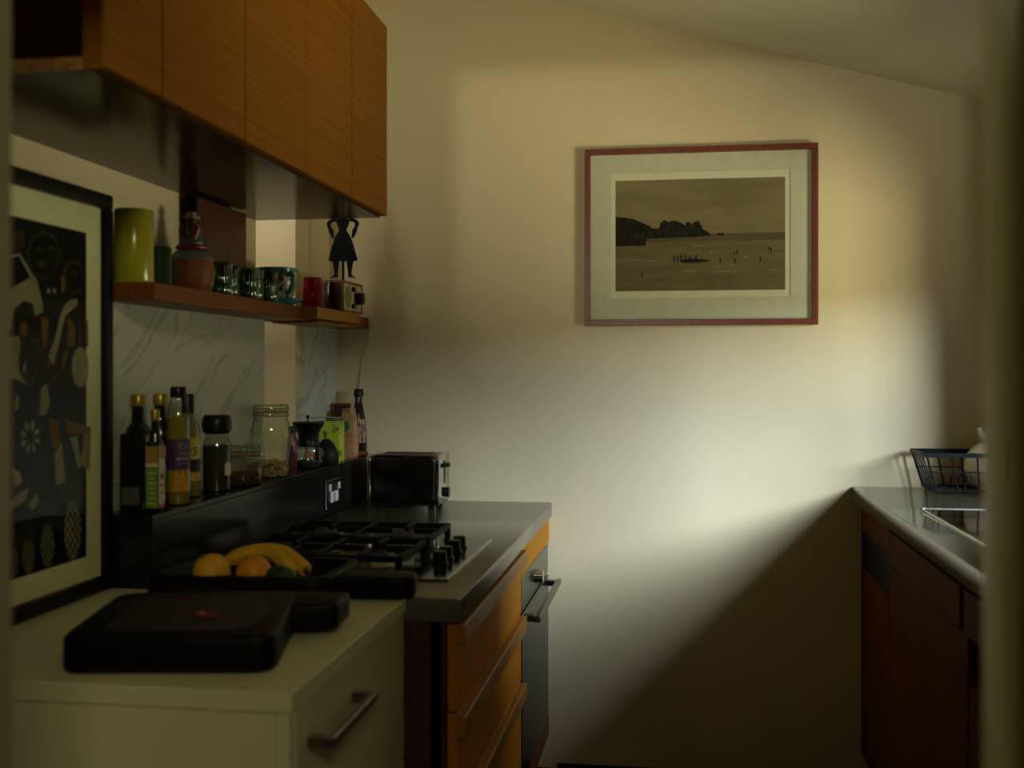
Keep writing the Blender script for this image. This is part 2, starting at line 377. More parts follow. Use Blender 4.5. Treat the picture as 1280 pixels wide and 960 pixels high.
# sloped ceiling: falls from left to right
def zc(x): return 2.483-.282*x
struct('ceiling', MB().prism([(-1.5, zc(-1.5)), (1.45, zc(1.45)), (1.45, zc(1.45)+.12), (-1.5, zc(-1.5)+.12)], 'Y', .82, YE+.05), CEIL)
DX0, DX1, DY0, DY1 = -.574, .217, .775, .87
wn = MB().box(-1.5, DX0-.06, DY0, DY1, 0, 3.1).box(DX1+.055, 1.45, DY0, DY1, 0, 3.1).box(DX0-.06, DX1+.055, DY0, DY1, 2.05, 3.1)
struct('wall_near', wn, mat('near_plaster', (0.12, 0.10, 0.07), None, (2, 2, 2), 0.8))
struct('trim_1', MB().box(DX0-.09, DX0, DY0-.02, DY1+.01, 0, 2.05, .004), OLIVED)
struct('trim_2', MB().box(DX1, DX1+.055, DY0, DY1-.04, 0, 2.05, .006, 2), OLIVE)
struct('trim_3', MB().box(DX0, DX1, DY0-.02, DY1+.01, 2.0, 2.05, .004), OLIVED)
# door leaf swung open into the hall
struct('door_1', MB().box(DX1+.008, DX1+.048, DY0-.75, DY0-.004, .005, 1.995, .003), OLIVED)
wh = MB().box(-1.5, -1.35, -2.6, DY0, 0, 2.7).box(1.35, 1.5, -2.6, DY0, 0, 2.7).box(-1.5, 1.5, -2.75, -2.6, 0, 2.7)
struct('wall_hall', wh, HALLP)
struct('ceiling_hall', MB().box(-1.5, 1.5, -2.75, DY0, 2.6, 2.7), HALLP)
# assumed window over the sink, out of view
wf = MB()
for a, b in ((W0, W0+.05), (W1-.05, W1), (2.58, 2.61)): wf.box(XR+.05, XR+.09, a, b, WB, WT)
for a, b in ((WB, WB+.05), (WT-.05, WT)): wf.box(XR+.05, XR+.09, W0, W1, a, b)
win = struct('window_1', wf, WINF)
MB().box(XR+.068, XR+.072, W0+.05, W1-.05, WB+.05, WT-.05).build('pane', clear('window_glass', (.96, .97, .95), 1.3), win)
struct('baseboard_end', MB().box(-.4, .6, YE-.015, YE, 0, .018), FLOORM)
# marble cladding on the left wall
MB().box(XL, XL+.027, 2.10, 2.998, LED, 1.493, .001).build('marble_panel', MARBLE, wall_left)
MB().box(XL, XL+.027, 3.332, YE, LED, 1.493, .001).build('marble_panel', MARBLE, wall_left)

# ------------------------------------------------------------------ left run: upper cabinets
UX, UZ0, UZ1 = -.81, 1.78, 2.318
def door_front(t, y0, y1):
    g = .0018
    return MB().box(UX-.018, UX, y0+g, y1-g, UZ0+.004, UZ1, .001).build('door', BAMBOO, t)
def carcass(t, y0, y1, endopen=False):
    w = .018
    MB().box(XL, UX-.020, y0, y1, UZ0, UZ0+w).build('bottom_panel', UNDER, t)
    MB().box(XL, UX-.020, y0, y1, UZ1-w, UZ1).build('top_panel', BAMBOOD, t)
    MB().box(XL, XL+.01, y0, y1, UZ0+w, UZ1-w).build('back_panel', DARKIN, t)
    if not endopen: MB().box(XL+.01, UX-.020, y0, y0+w, UZ0+w, UZ1-w).build('side_panel', DARKIN, t)
    MB().box(XL+.01, UX-.020, y1-w, y1, UZ0+w, UZ1-w).build('side_panel', BAMBOOD, t)
g = 'upper cabinets along the left wall'
t = thing('wall_cabinet', 'open-ended bamboo wall cabinet unit nearest the doorway, dark inside, above the black framed print', 'cabinet', (-1.0, 1.55, UZ0), g)
carcass(t, 1.455, 1.634, True); door_front(t, 1.455, 1.636)
o = MB()
for i in range(13): o.box(XL+.003+i*.0282, XL+.003+i*.0282+.0274, 1.4525, 1.4555, UZ0, UZ0+.018)
stuff(lab(o.build('edge_blocks', BAMBOOX, t), 'striped end-grain edge of the bottom board'))
lab(MB().box(UX-.0305, UX-.001, 1.4520, 1.4555, UZ0, UZ1).build('door_edge', BAMBOO, t), 'pale front edge of the panel')
t = thing('wall_cabinet', 'bamboo wall cabinet with one door next to the open-ended unit, above the yellow vase', 'cabinet', (-1.0, 1.80, UZ0), g)
carcass(t, 1.636, 1.974); door_front(t, 1.636, 1.974)
t = thing('wall_cabinet', 'double-door bamboo wall cabinet in the middle of the row, above the green tumblers', 'cabinet', (-1.0, 2.31, UZ0), g)
carcass(t, 1.974, 2.661); door_front(t, 1.974, 2.3185); door_front(t, 2.3175, 2.661)
t = thing('wall_cabinet', 'last bamboo wall cabinet of the row with one door, nearest the end wall', 'cabinet', (-1.0, 2.83, UZ0), g)
carcass(t, 2.661, 3.0); door_front(t, 2.661, 3.0)

# ------------------------------------------------------------------ shelf
t = thing('wall_shelf', 'long oiled wooden shelf under the wall cabinets holding glasses, vase and radio', 'shelf', (-1.13, 2.9, SH-.037))
MB().box(XL, -1.06, 2.105, YE-.003, SH-.038, SH, .0015).build('board', SHELFW, t)
lab(MB().box(-1.0598, -1.015, 3.0, 3.423, SH-.033, SH, .0015).build('projecting_board', SHELFL, t), 'paler deeper piece of shelf under the radio')
MB().box(-1.17, -1.03, 3.05, 3.40, SH-.044, SH-.0385).build('cleat', SHELFL, t)

# ------------------------------------------------------------------ ledge and socket
t = thing('service_ledge', 'dark grey stone ledge behind the hob carrying bottles and jars', 'ledge', (-1.13, 2.9, TOP))
MB().box(XL, -1.065, 2.105, YE-.002, TOP+.0005, LED-.012, .001).build('riser', LEDGE, t)
MB().box(XL, -1.065, 2.105, YE-.002, LED-.0115, LED, .0015).build('ledge_top', LEDGE, t)
t = thing('power_socket', 'steel double power socket with white switches on the dark ledge front', 'socket', (-1.0645, 3.284, .921))
MB().box(-1.0645, -1.058, 3.208, 3.36, .921, 1.008, .002).build('plate', STEELD, t)
for yc, zc_, w, h in ((3.243, .985, .018, .022), (3.331, .985, .018, .022), (3.262, .955, .030, .034), (3.306, .955, .030, .034)):
    MB().box(-1.0582, -1.054, yc-w/2, yc+w/2, zc_-h/2, zc_+h/2, .002, 2).build('switch', SWITCH, t)

# ------------------------------------------------------------------ left worktop, drawers, oven
o = MB().box(-1.0645, -.4185, 2.105, YE-.001, TOP-.048, TOP, .004, 2).build('worktop', CONC)
tag(o, 'grey stone worktop with the gas hob and toaster on it', 'worktop')
BX = -.43
t = thing('drawer_unit', 'bamboo drawer unit with full-width lip handles between white cabinet and oven', 'drawers', (-.74, 2.56, 0))
MB().box(-1.06, BX-.03, 2.112, 2.13, .10, TOP-.0485).build('side_panel', BAMBOOD, t)
MB().box(-1.06, BX-.03, 3.005, 3.02, .10, TOP-.0485).build('side_panel', BAMBOOD, t)
MB().box(-1.06, BX-.035, 2.13, 3.005, .10, .118).build('base_panel', BAMBOOD, t)
MB().box(-1.04, BX-.08, 2.12, 3.02, 0, .0995).build('plinth', BAMBOOD, t)
MB().box(BX-.052, BX-.024, 2.112, 2.126, .12, TOP-.0485).build('front_stile', BAMBOOD, t)
Z = [TOP-.052, .664, .477, .11]
for i in range(3):
    z1, z0 = Z[i], Z[i+1]+.005
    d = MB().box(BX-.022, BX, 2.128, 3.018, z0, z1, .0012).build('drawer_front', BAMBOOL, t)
    MB().box(BX+.0002, BX+.017, 2.118, 3.018, z1-.042, z1-.001, .0012).build('lip_handle', SHELFL, d)
t = thing('oven', 'built-in steel and black glass oven at the end wall end of the run', 'oven', (-.74, 3.35, .10))
MB().box(-1.0, BX-.021, 3.025, 3.655, .10, TOP-.0485).build('housing', STEELD, t)
lab(MB().box(BX-.02, BX+.001, 3.02, YE-.004, .768, TOP-.052, .001).build('fascia', BAMBOOL, t), 'bamboo strip above the oven controls')
MB().box(BX-.02, BX+.0, 3.028, 3.655, .668, .765, .001).build('control_panel', STEELD, t)
for yc in (3.27,):
    k = MB().cyl((BX+.0002, yc+.05, .717), (BX+.026, yc+.05, .717), .021, 20, .018).build('knob', CHROME, t)
    k['label'] = 'chrome control knob'
d = MB().box(BX-.018, BX+.002, 3.028, 3.655, .180, .660, .002).build('oven_door', OVENG, t)
h = MB().box(BX+.032, BX+.048, 3.06, 3.625, .634, .652, .002)
for yc in (3.085, 3.60): h.box(BX+.0025, BX+.032, yc-.014, yc+.014, .634, .652, .002)
h.build('handle', STEELD, d)
lab(MB().box(BX-.02, BX+.002, 3.022, YE-.006, .118, .176, .001).build('plinth_strip', SHELFW, t), 'reddish wooden strip under the oven door')

# ------------------------------------------------------------------ hob
HX0, HX1, HY0, HY1 = -1.0, -.482, 2.265, 2.812
t = thing('gas_hob', 'black gas hob with cast-iron grates set in the grey worktop', 'hob', (-.74, 2.54, TOP+.0003))
hz = TOP+.0003
MB().box(HX0, HX1, HY0, HY1, hz, hz+.006, .002).build('hob_plate', BLACKG, t)
MB().box(HX1+.0002, HX1+.004, HY0, HY1, hz, hz+.007).build('edge_strip', CHROME, t)
MB().box(HX0, HX1+.004, HY0-.004, HY0-.0002, hz, hz+.007).build('edge_strip', CHROME, t)
burn = [(-.88, 2.40, .030), (-.88, 2.68, .038), (-.68, 2.40, .038), (-.68, 2.68, .026)]
for bx, by, br in burn:
    b = MB().lathe([(br+.016, .006), (br+.016, .011), (br+.004, .015), (br, .022), (br*.6, .023), (0, .023)], (bx, by, hz), 24).build('burner', STEEL, t)
    MB().lathe([(0, .0232), (br-.001, .0232), (br-.001, .028), (br-.006, .031), (0, .031)], (bx, by, hz), 24).build('burner_cap', IRON, b)
for y0, y1 in ((2.28, 2.533), (2.547, 2.80)):
    gr = MB(); x0, x1 = -.985, -.585; zt = hz+.048
    for a, b in ((x0, x0+.012), (x1-.012, x1), (-.79, -.778)): gr.box(a, b, y0, y1, zt-.014, zt, .002)
    for a, b in ((y0, y0+.012), (y1-.012, y1)): gr.box(x0, x1, a, b, zt-.014, zt, .002)
    ym = (y0+y1)/2
    for xm in (-.88, -.68):
        gr.box(xm-.095, xm-.028, ym-.006, ym+.006, zt-.010, zt+.003, .002).box(xm+.028, xm+.095, ym-.006, ym+.006, zt-.010, zt+.003, .002)
        gr.box(xm-.006, xm+.006, y0+.005, ym-.03, zt-.010, zt+.003, .002).box(xm-.006, xm+.006, ym+.03, y1-.005, zt-.010, zt+.003, .002)
    for a in (x0, x1-.014):
        for b in (y0, y1-.014): gr.box(a, a+.014, b, b+.014, hz+.0062, zt-.012)
    gr.build('grate', IRON, t)
for yk in (2.44, 2.505, 2.60, 2.665):
    MB().lathe([(0, .0062), (.020, .0062), (.020, .010), (.0165, .012), (.0155, .034), (.013, .036), (0, .036)], (-.535, yk, hz), 20).build('knob', BLACKP, t)

# ------------------------------------------------------------------ toaster
t = thing('toaster', 'two-slot brushed steel toaster on the grey worktop against the end wall', 'toaster', (-.875, 3.53, TOP))
tx0, tx1, ty0, ty1 = -.998, -.760, 3.452, 3.618
MB().box(tx0+.006, tx1-.006, ty0+.006, ty1-.006, TOP+.008, TOP+.018).build('base', BLACKP, t)
for a in (tx0+.02, tx1-.04):
    for b in (ty0+.015, ty1-.03): MB().box(a, a+.02, b, b+.015, TOP, TOP+.0085).build('foot', BLACKP, t)
body = MB(); body.prism(rrect(tx0+.010, tx1-.010, TOP+.012, TOP+.172, .020, 6), 'Y', ty0, ty1, .012, 3)
body.build('body', TOASTS, t)
for a, b, nm in ((tx0, tx0+.0098, 'end_cap'), (tx1-.0098, tx1, 'end_cap')):
    MB().prism(rrect(ty0+.002, ty1-.002, TOP+.012, TOP+.174, .022, 6), 'X', a, b, .003, 2).build(nm, CHROME, t)
for k, s_ in enumerate((3.507, 3.563)): MB().box(tx0+.035, tx1-.035, s_-.012, s_+.012, TOP+.1721, TOP+.1735, .001).build('slot', BLACKP, t)
MB().box(tx1+.0002, tx1+.0015, 3.530, 3.542, TOP+.075, TOP+.150).build('lever_slot', BLACKP, t)
MB().box(tx1+.0016, tx1+.018, 3.520, 3.552, TOP+.128, TOP+.142, .003, 2).build('lever', BLACKP, t)
MB().cyl((tx1+.0002, 3.536, TOP+.045), (tx1+.016, 3.536, TOP+.045), .016, 18).build('dial', BLACKP, t)

# ------------------------------------------------------------------ white cabinet
WX, WY0, WY1 = -.532, 1.455, 2.1
t = thing('white_cabinet', 'low white cabinet with a drawer and bronze bar handle in the foreground', 'cabinet', (-.86, 1.78, 0))
MB().box(XL+.003, WX+.004, WY0-.004, WY1, TOP-.028, TOP, .0015).build('top', WHITE, t)
MB().box(XL+.005, WX-.021, WY0, WY1-.002, .08, TOP-.029, .001).build('body', WHITE, t)
MB().box(XL+.05, WX-.06, WY0+.03, WY1-.03, 0, .0795).build('plinth', WHITE, t)
lab(MB().box(WX-.020, WX-.001, WY0, WY0+.017, .08, TOP-.029).build('side_edge', WHITE, t), 'front edge of the side panel')
for z0, z1 in ((.585, TOP-.031), (.085, .581)):
    d = MB().box(WX-.0195, WX, WY0+.020, WY1-.004, z0, z1, .0015).build('drawer_front', WHITEF, t)
    zh = z1-.062
    h = MB().box(WX+.028, WX+.040, 1.525, 1.765, zh-.008, zh+.008, .002)
    for yc in (1.535, 1.755): h.box(WX+.0003, WX+.028, yc-.010, yc+.010, zh-.008, zh+.008, .001)
    h.build('handle', BRONZE, d)

# ------------------------------------------------------------------ dark wooden boards on the white cabinet
def rounded(poly, r, n=5):
    P = []; m = len(poly)
    for i in range(m):
        p0, p, p1 = Vector(poly[i-1]), Vector(poly[i]), Vector(poly[(i+1) % m])
        rr = r[i] if isinstance(r, (list, tuple)) else r
        a = p+(p0-p).normalized()*min(rr, (p0-p).length*.45); b = p+(p1-p).normalized()*min(rr, (p1-p).length*.45)
        for k in range(n+1):
            s = k/n; q = a*(1-s)**2+p*2*s*(1-s)+b*s*s; P.append((q.x, q.y))
    return P
t = thing('paddle_board', 'thick near-black wooden paddle board lying nearest on the white cabinet', 'board', (-.76, 1.68, TOP+.0003))
out = rounded([(-.899, 1.486), (-.586, 1.538), (-.632, 1.735), (-.660, 1.866), (-.972, 1.800)], [.03, .04, .05, .03, .045])
MB().prism(out, 'Z', TOP+.0003, TOP+.058, .010, 3).build('board', DARKWOOD, t)
hp_ = rounded([(-.655, 1.745), (-.566, 1.772), (-.572, 1.872), (-.675, 1.862)], .012)
MB().prism(hp_, 'Z', TOP+.012, TOP+.0565, .007, 3).build('handle', DARKWOOD, t)
MB().prism(rounded([(-.855, 1.525), (-.635, 1.560), (-.665, 1.735), (-.72, 1.80), (-.915, 1.765)], .04), 'Z', TOP+.0581, TOP+.0592).build('worn_top', mat('worn_dark_top', (.012, .005, .004), (.008, .004, .003), (20, 30, 20), .5), t)
MB().tube([(-.735+.018*math.cos(a*.5), 1.63+.010*math.sin(a*.5), TOP+.061+.004*math.sin(a*.25)) for a in range(13)], .0025, 6).build('cord_loop', DRED, t)
t = thing('fruit_tray', 'dark carved wooden tray with a stub handle holding oranges and bananas', 'tray', (-.84, 2.10, TOP+.0003))
zt0 = TOP+.0003
ou = rounded([(-1.035, 1.99), (-.66, 2.005), (-.655, 2.245), (-1.02, 2.245)], .05)
inn = rounded([(-1.015, 2.01), (-.68, 2.024), (-.675, 2.225), (-1.0, 2.225)], .045)
m_ = MB(); bm = m_.bm
def ring(P, z): return [bm.verts.new((x, y, z)) for x, y in P]
cx_, cy_ = -.845, 2.12
sc = lambda P, s: [(cx_+(x-cx_)*s, cy_+(y-cy_)*s) for x, y in P]
rs = [ring(sc(ou, .93), zt0), ring(ou, zt0+.012), ring(ou, zt0+.044), ring(sc(ou, .985), zt0+.050), ring(inn, zt0+.050), ring(sc(inn, .90), zt0+.016)]
for A, B in zip(rs, rs[1:]):
    for i in range(len(A)):
        j = (i+1) % len(A); bm.faces.new((A[i], A[j], B[j], B[i]))
bm.faces.new(rs[0]); bm.faces.new(rs[-1])
m_.build('tray', DARKWOOD, t)
MB().prism(rounded([(-.663, 2.05), (-.52, 2.06), (-.505, 2.09), (-.515, 2.135), (-.66, 2.15)], .018), 'Z', zt0+.004, zt0+.046, .008, 3).build('handle', DARKWOOD, t)
# fruit
FZ = zt0+.0165
def fruit(c, r, m, name, label, cat, sq=.96):
    t = thing(name, label, cat, (c[0], c[1], FZ))
    MB().ball((c[0], c[1], FZ+r*sq), (r, r, r*sq), 24, 16).build('flesh', m, t)
    MB().lathe([(0, -.0008), (.004, -.0006), (.003, .0012), (0, .0016)], (c[0]-.3*r, c[1]-.35*r, FZ+r*sq*1.86), 8).build('stem_end', STEMM, t)
fruit((-.905, 2.035), .037, ORANGEY, 'orange', 'yellowish orange at the left end of the dark fruit tray', 'orange')
fruit((-.822, 2.045), .035, ORANGE, 'orange', 'deeper coloured orange in front of the bananas, beside the green fruit', 'orange')
t = thing('avocado', 'small dark green avocado at the front of the fruit tray', 'avocado', (-.768, 2.045, FZ))
MB().ball((-.768, 2.045, FZ+.025), (.034, .026, .0248), 18, 12).build('skin', LIMEF, t)
MB().ball((-.738, 2.045, FZ+.030), .004, 8, 6).build('stem_end', STEMM, t)
def banana(pts, name, label):
    t = thing(name, label, 'banana', (pts[0][0], pts[0][1], FZ), 'bananas in the fruit tray')
    P = []
    V = [Vector(p) for p in pts]; n = len(V)
    for i in range(n-1):
        p0, p1, p2, p3 = V[max(i-1, 0)], V[i], V[i+1], V[min(i+2, n-1)]
        for k in range(5):
            s = k/5; P.append(.5*((2*p1)+(p2-p0)*s+(2*p0-5*p1+4*p2-p3)*s*s+(3*p1-p0-3*p2+p3)*s**3))
    P.append(V[-1]); m = len(P); rs = []
    for i in range(m):
        s = i/(m-1); rs.append(.0165*min(1, .28+s*5)*min(1, .22+(1-s)*6))
    MB().tube(P[:m-2], rs[:m-2], 7).build('peel', BANANA, t, sharp=28)
    MB().tube(P[m-3:], [.006, .005, .0045], 7).build('tip', STEMM, t)
banana([(-.93, 2.135, FZ+.032), (-.88, 2.150, FZ+.052), (-.825, 2.150, FZ+.054), (-.785, 2.12, FZ+.038), (-.762, 2.092, FZ+.016)], 'banana', 'ripe banana curving in front, its tip by the green avocado')
banana([(-.93, 2.175, FZ+.034), (-.875, 2.190, FZ+.050), (-.82, 2.188, FZ+.050), (-.775, 2.160, FZ+.036), (-.735, 2.125, FZ+.017)], 'banana', 'ripe banana lying behind the other banana in the tray')

# ------------------------------------------------------------------ framed print on the end wall
t = thing('framed_photograph', 'red-brown wooden frame with a sepia beach photograph hanging on the end wall', 'picture', (.0745, YE, 1.497))
fx0, fx1, fz0, fz1, fy0, fy1 = -.305, .454, 1.497, 2.087, YE-.032, YE-.004
fw_ = .019
for nm, a in (('rail', (fx0, fx1, fz0, fz0+fw_)), ('rail', (fx0, fx1, fz1-fw_, fz1)), ('stile', (fx0, fx0+fw_, fz0+fw_, fz1-fw_)), ('stile', (fx1-fw_, fx1, fz0+fw_, fz1-fw_))):
    MB().box(a[0], a[1], fy0, fy1, a[2], a[3], .001).build(nm, REDWOOD, t)
MB().box(fx0+.01, fx1-.01, YE-.012, YE-.001, fz0+.01, fz1-.01).build('backing', DARKWOOD, t)
wx0, wx1, wz0, wz1 = -.219, .368, 1.588, 2.007
mb_ = MB()
for a in ((fx0+fw_, fx1-fw_, wz1, fz1-fw_), (fx0+fw_, fx1-fw_, fz0+fw_, wz0), (fx0+fw_, wx0, wz0, wz1), (wx1, fx1-fw_, wz0, wz1)):
    mb_.box(a[0], a[1], YE-.0155, YE-.0125, a[2], a[3])
mb_.build('mount_board', MATB, t)
pr = MB().box(wx0+.0002, wx1-.0002, YE-.0123, YE-.0121, wz0+.0002, wz1-.0002).build('print', PAPER, t)
PX0, PX1, PZ0, PZ1 = -.203, .351, 1.612, 1.982
def pp(L): return [(PX0+a*(PX1-PX0), PZ0+b*(PZ1-PZ0)) for a, b in L]
def flat(L, y, m=None):
    m = m or MB(); m.poly([(x, y, z) for x, z in pp(L)]); return m
yy = YE-.0125
flat([(0, .50), (1, .50), (1, 1), (0, 1)], yy).build('sky', SKY, pr)
flat([(0, 0), (1, 0), (1, .44), (0, .44)], yy).build('sea', SEA, pr)
flat([(0, .44), (1, .44), (1, .511), (0, .511)], yy-.00015).build('far_sea', SEAD, pr)
headland = [(0.0, 0.674), (0.066, 0.664), (0.105, 0.653), (0.136, 0.634), (0.184, 0.601), (0.206, 0.584), (0.223, 0.563), (0.263, 0.565), (0.267, 0.608), (0.289, 0.637), (0.306, 0.63), (0.32, 0.616), (0.333, 0.629), (0.363, 0.628), (0.39, 0.609), (0.416, 0.586), (0.425, 0.617), (0.444, 0.611), (0.455, 0.593), (0.468, 0.615), (0.495, 0.625), (0.511, 0.584), (0.521, 0.544), (0.543, 0.536), (0.565, 0.502), (0.565, 0.489), (0.451, 0.48), (0.25, 0.475), (0.193, 0.471), (0.18, 0.444), (0.184, 0.413), (0.14, 0.406), (0.101, 0.411), (0.0, 0.404)]
islet = [(0.598, 0.49), (0.609, 0.513), (0.624, 0.507), (0.637, 0.515), (0.651, 0.488)]
FIG = [(0.352, 0.29, 0.054), (0.372, 0.29, 0.046), (0.391, 0.302, 0.059), (0.418, 0.301, 0.054), (0.442, 0.291, 0.04), (0.481, 0.299, 0.043), (0.623, 0.27, 0.046), (0.708, 0.264, 0.043), (0.856, 0.276, 0.043), (0.721, 0.347, 0.04), (0.705, 0.335, 0.022), (0.918, 0.358, 0.038), (0.903, 0.372, 0.019), (0.158, 0.156, 0.051)]
raft = [(0.381, 0.259), (0.398, 0.279), (0.451, 0.287), (0.521, 0.28), (0.558, 0.271), (0.547, 0.258), (0.486, 0.249), (0.416, 0.249)]
WAVE = [(0.32, 0.431, 0.035), (0.39, 0.362, 0.026), (0.499, 0.356, 0.035), (0.574, 0.342, 0.044), (0.486, 0.399, 0.079), (0.701, 0.229, 0.044), (0.941, 0.178, 0.079), (0.95, 0.368, 0.053), (0.775, 0.302, 0.053), (0.223, 0.272, 0.096), (0.311, 0.269, 0.026), (0.626, 0.168, 0.175), (0.451, 0.173, 0.123), (0.968, 0.312, 0.053)]
flat(islet, yy-.0003, flat(headland, yy-.0003)).build('headland', ROCK, pr)
w = MB()
for a, b, l in WAVE:
    w.poly([(x, yy-.0003, z) for x, z in pp([(a-l/2, b), (a-l*.2, b-.0035), (a+l/2, b-.001), (a+l*.1, b+.003)])])
w.poly([(x, yy-.0003, z) for x, z in pp([(.695, .610), (.701, .610), (.701, .626), (.695, .626)])])
stuff(w.build('wave_crests', FOAM, pr))
w = flat(raft, yy-.0004)
for a, b, h in FIG:
    w.poly([(x, yy-.0005, z) for x, z in pp([(a-.0035, b-h*.5), (a+.0035, b-h*.5), (a+.005, b+.1*h), (a+.003, b+h*.30), (a+.002, b+h*.5), (a-.002, b+h*.5), (a-.003, b+h*.3), (a-.005, b+.1*h)])])
    w.poly([(x, yy-.00045, z) for x, z in pp([(a-.002, b-h*.5), (a+.002, b-h*.5), (a+.001, b-h*.9), (a-.001, b-h*.9)])])
stuff(w.build('bathers', ROCK, pr))
SIGN = mat('pencil', (.42, .40, .31), None, (50, 50, 50), .9)
w = MB()
def scrib(x0, x1, z, h, n):
    P = [(x0+(x1-x0)*i/n, YE-.0125, z+h*math.sin(i*2.4)*random.uniform(.3, 1)) for i in range(n+1)]
    w.tube(P, .0003, 4)
scrib(-.203, -.186, 1.601, .0035, 9); scrib(.035, .078, 1.603, .002, 16); scrib(.285, .345, 1.602, .003, 20)
stuff(w.build('signature', SIGN, pr))
MB().box(fx0+fw_+.0002, fx1-fw_-.0002, YE-.0215, YE-.0200, fz0+fw_+.0002, fz1-fw_-.0002).build('glass', PANE, t)

# ------------------------------------------------------------------ black framed linocut leaning on the left wall
AY0, AY1, AZ0, AZ1 = 1.475, 2.103, TOP+.0005, 1.708
ax = -1.150
t = thing('framed_linocut', 'large black framed linocut with pineapples leaning on the white cabinet beside the dark board', 'picture', (ax-.02, 1.80, TOP))
fwd = .030
for nm, a in (('rail', (AY0, AY1, AZ0, AZ0+fwd)), ('rail', (AY0, AY1, AZ1-fwd, AZ1)), ('stile', (AY0, AY0+fwd, AZ0+fwd, AZ1-fwd)), ('stile', (AY1-fwd*.9, AY1, AZ0+fwd, AZ1-fwd))):
    MB().box(ax-.028, ax+.002, a[0], a[1], a[2], a[3], .004, 2).build(nm, BLACKFR, t)
MB().box(ax-.026, ax-.012, AY0+.012, AY1-.012, AZ0+.012, AZ1-.012).build('mount_board', ARTM, t)
sheet = MB().box(ax-.0119, ax-.0115, 1.56, 2.020, .978, 1.622).build('linocut', ARTK, t)
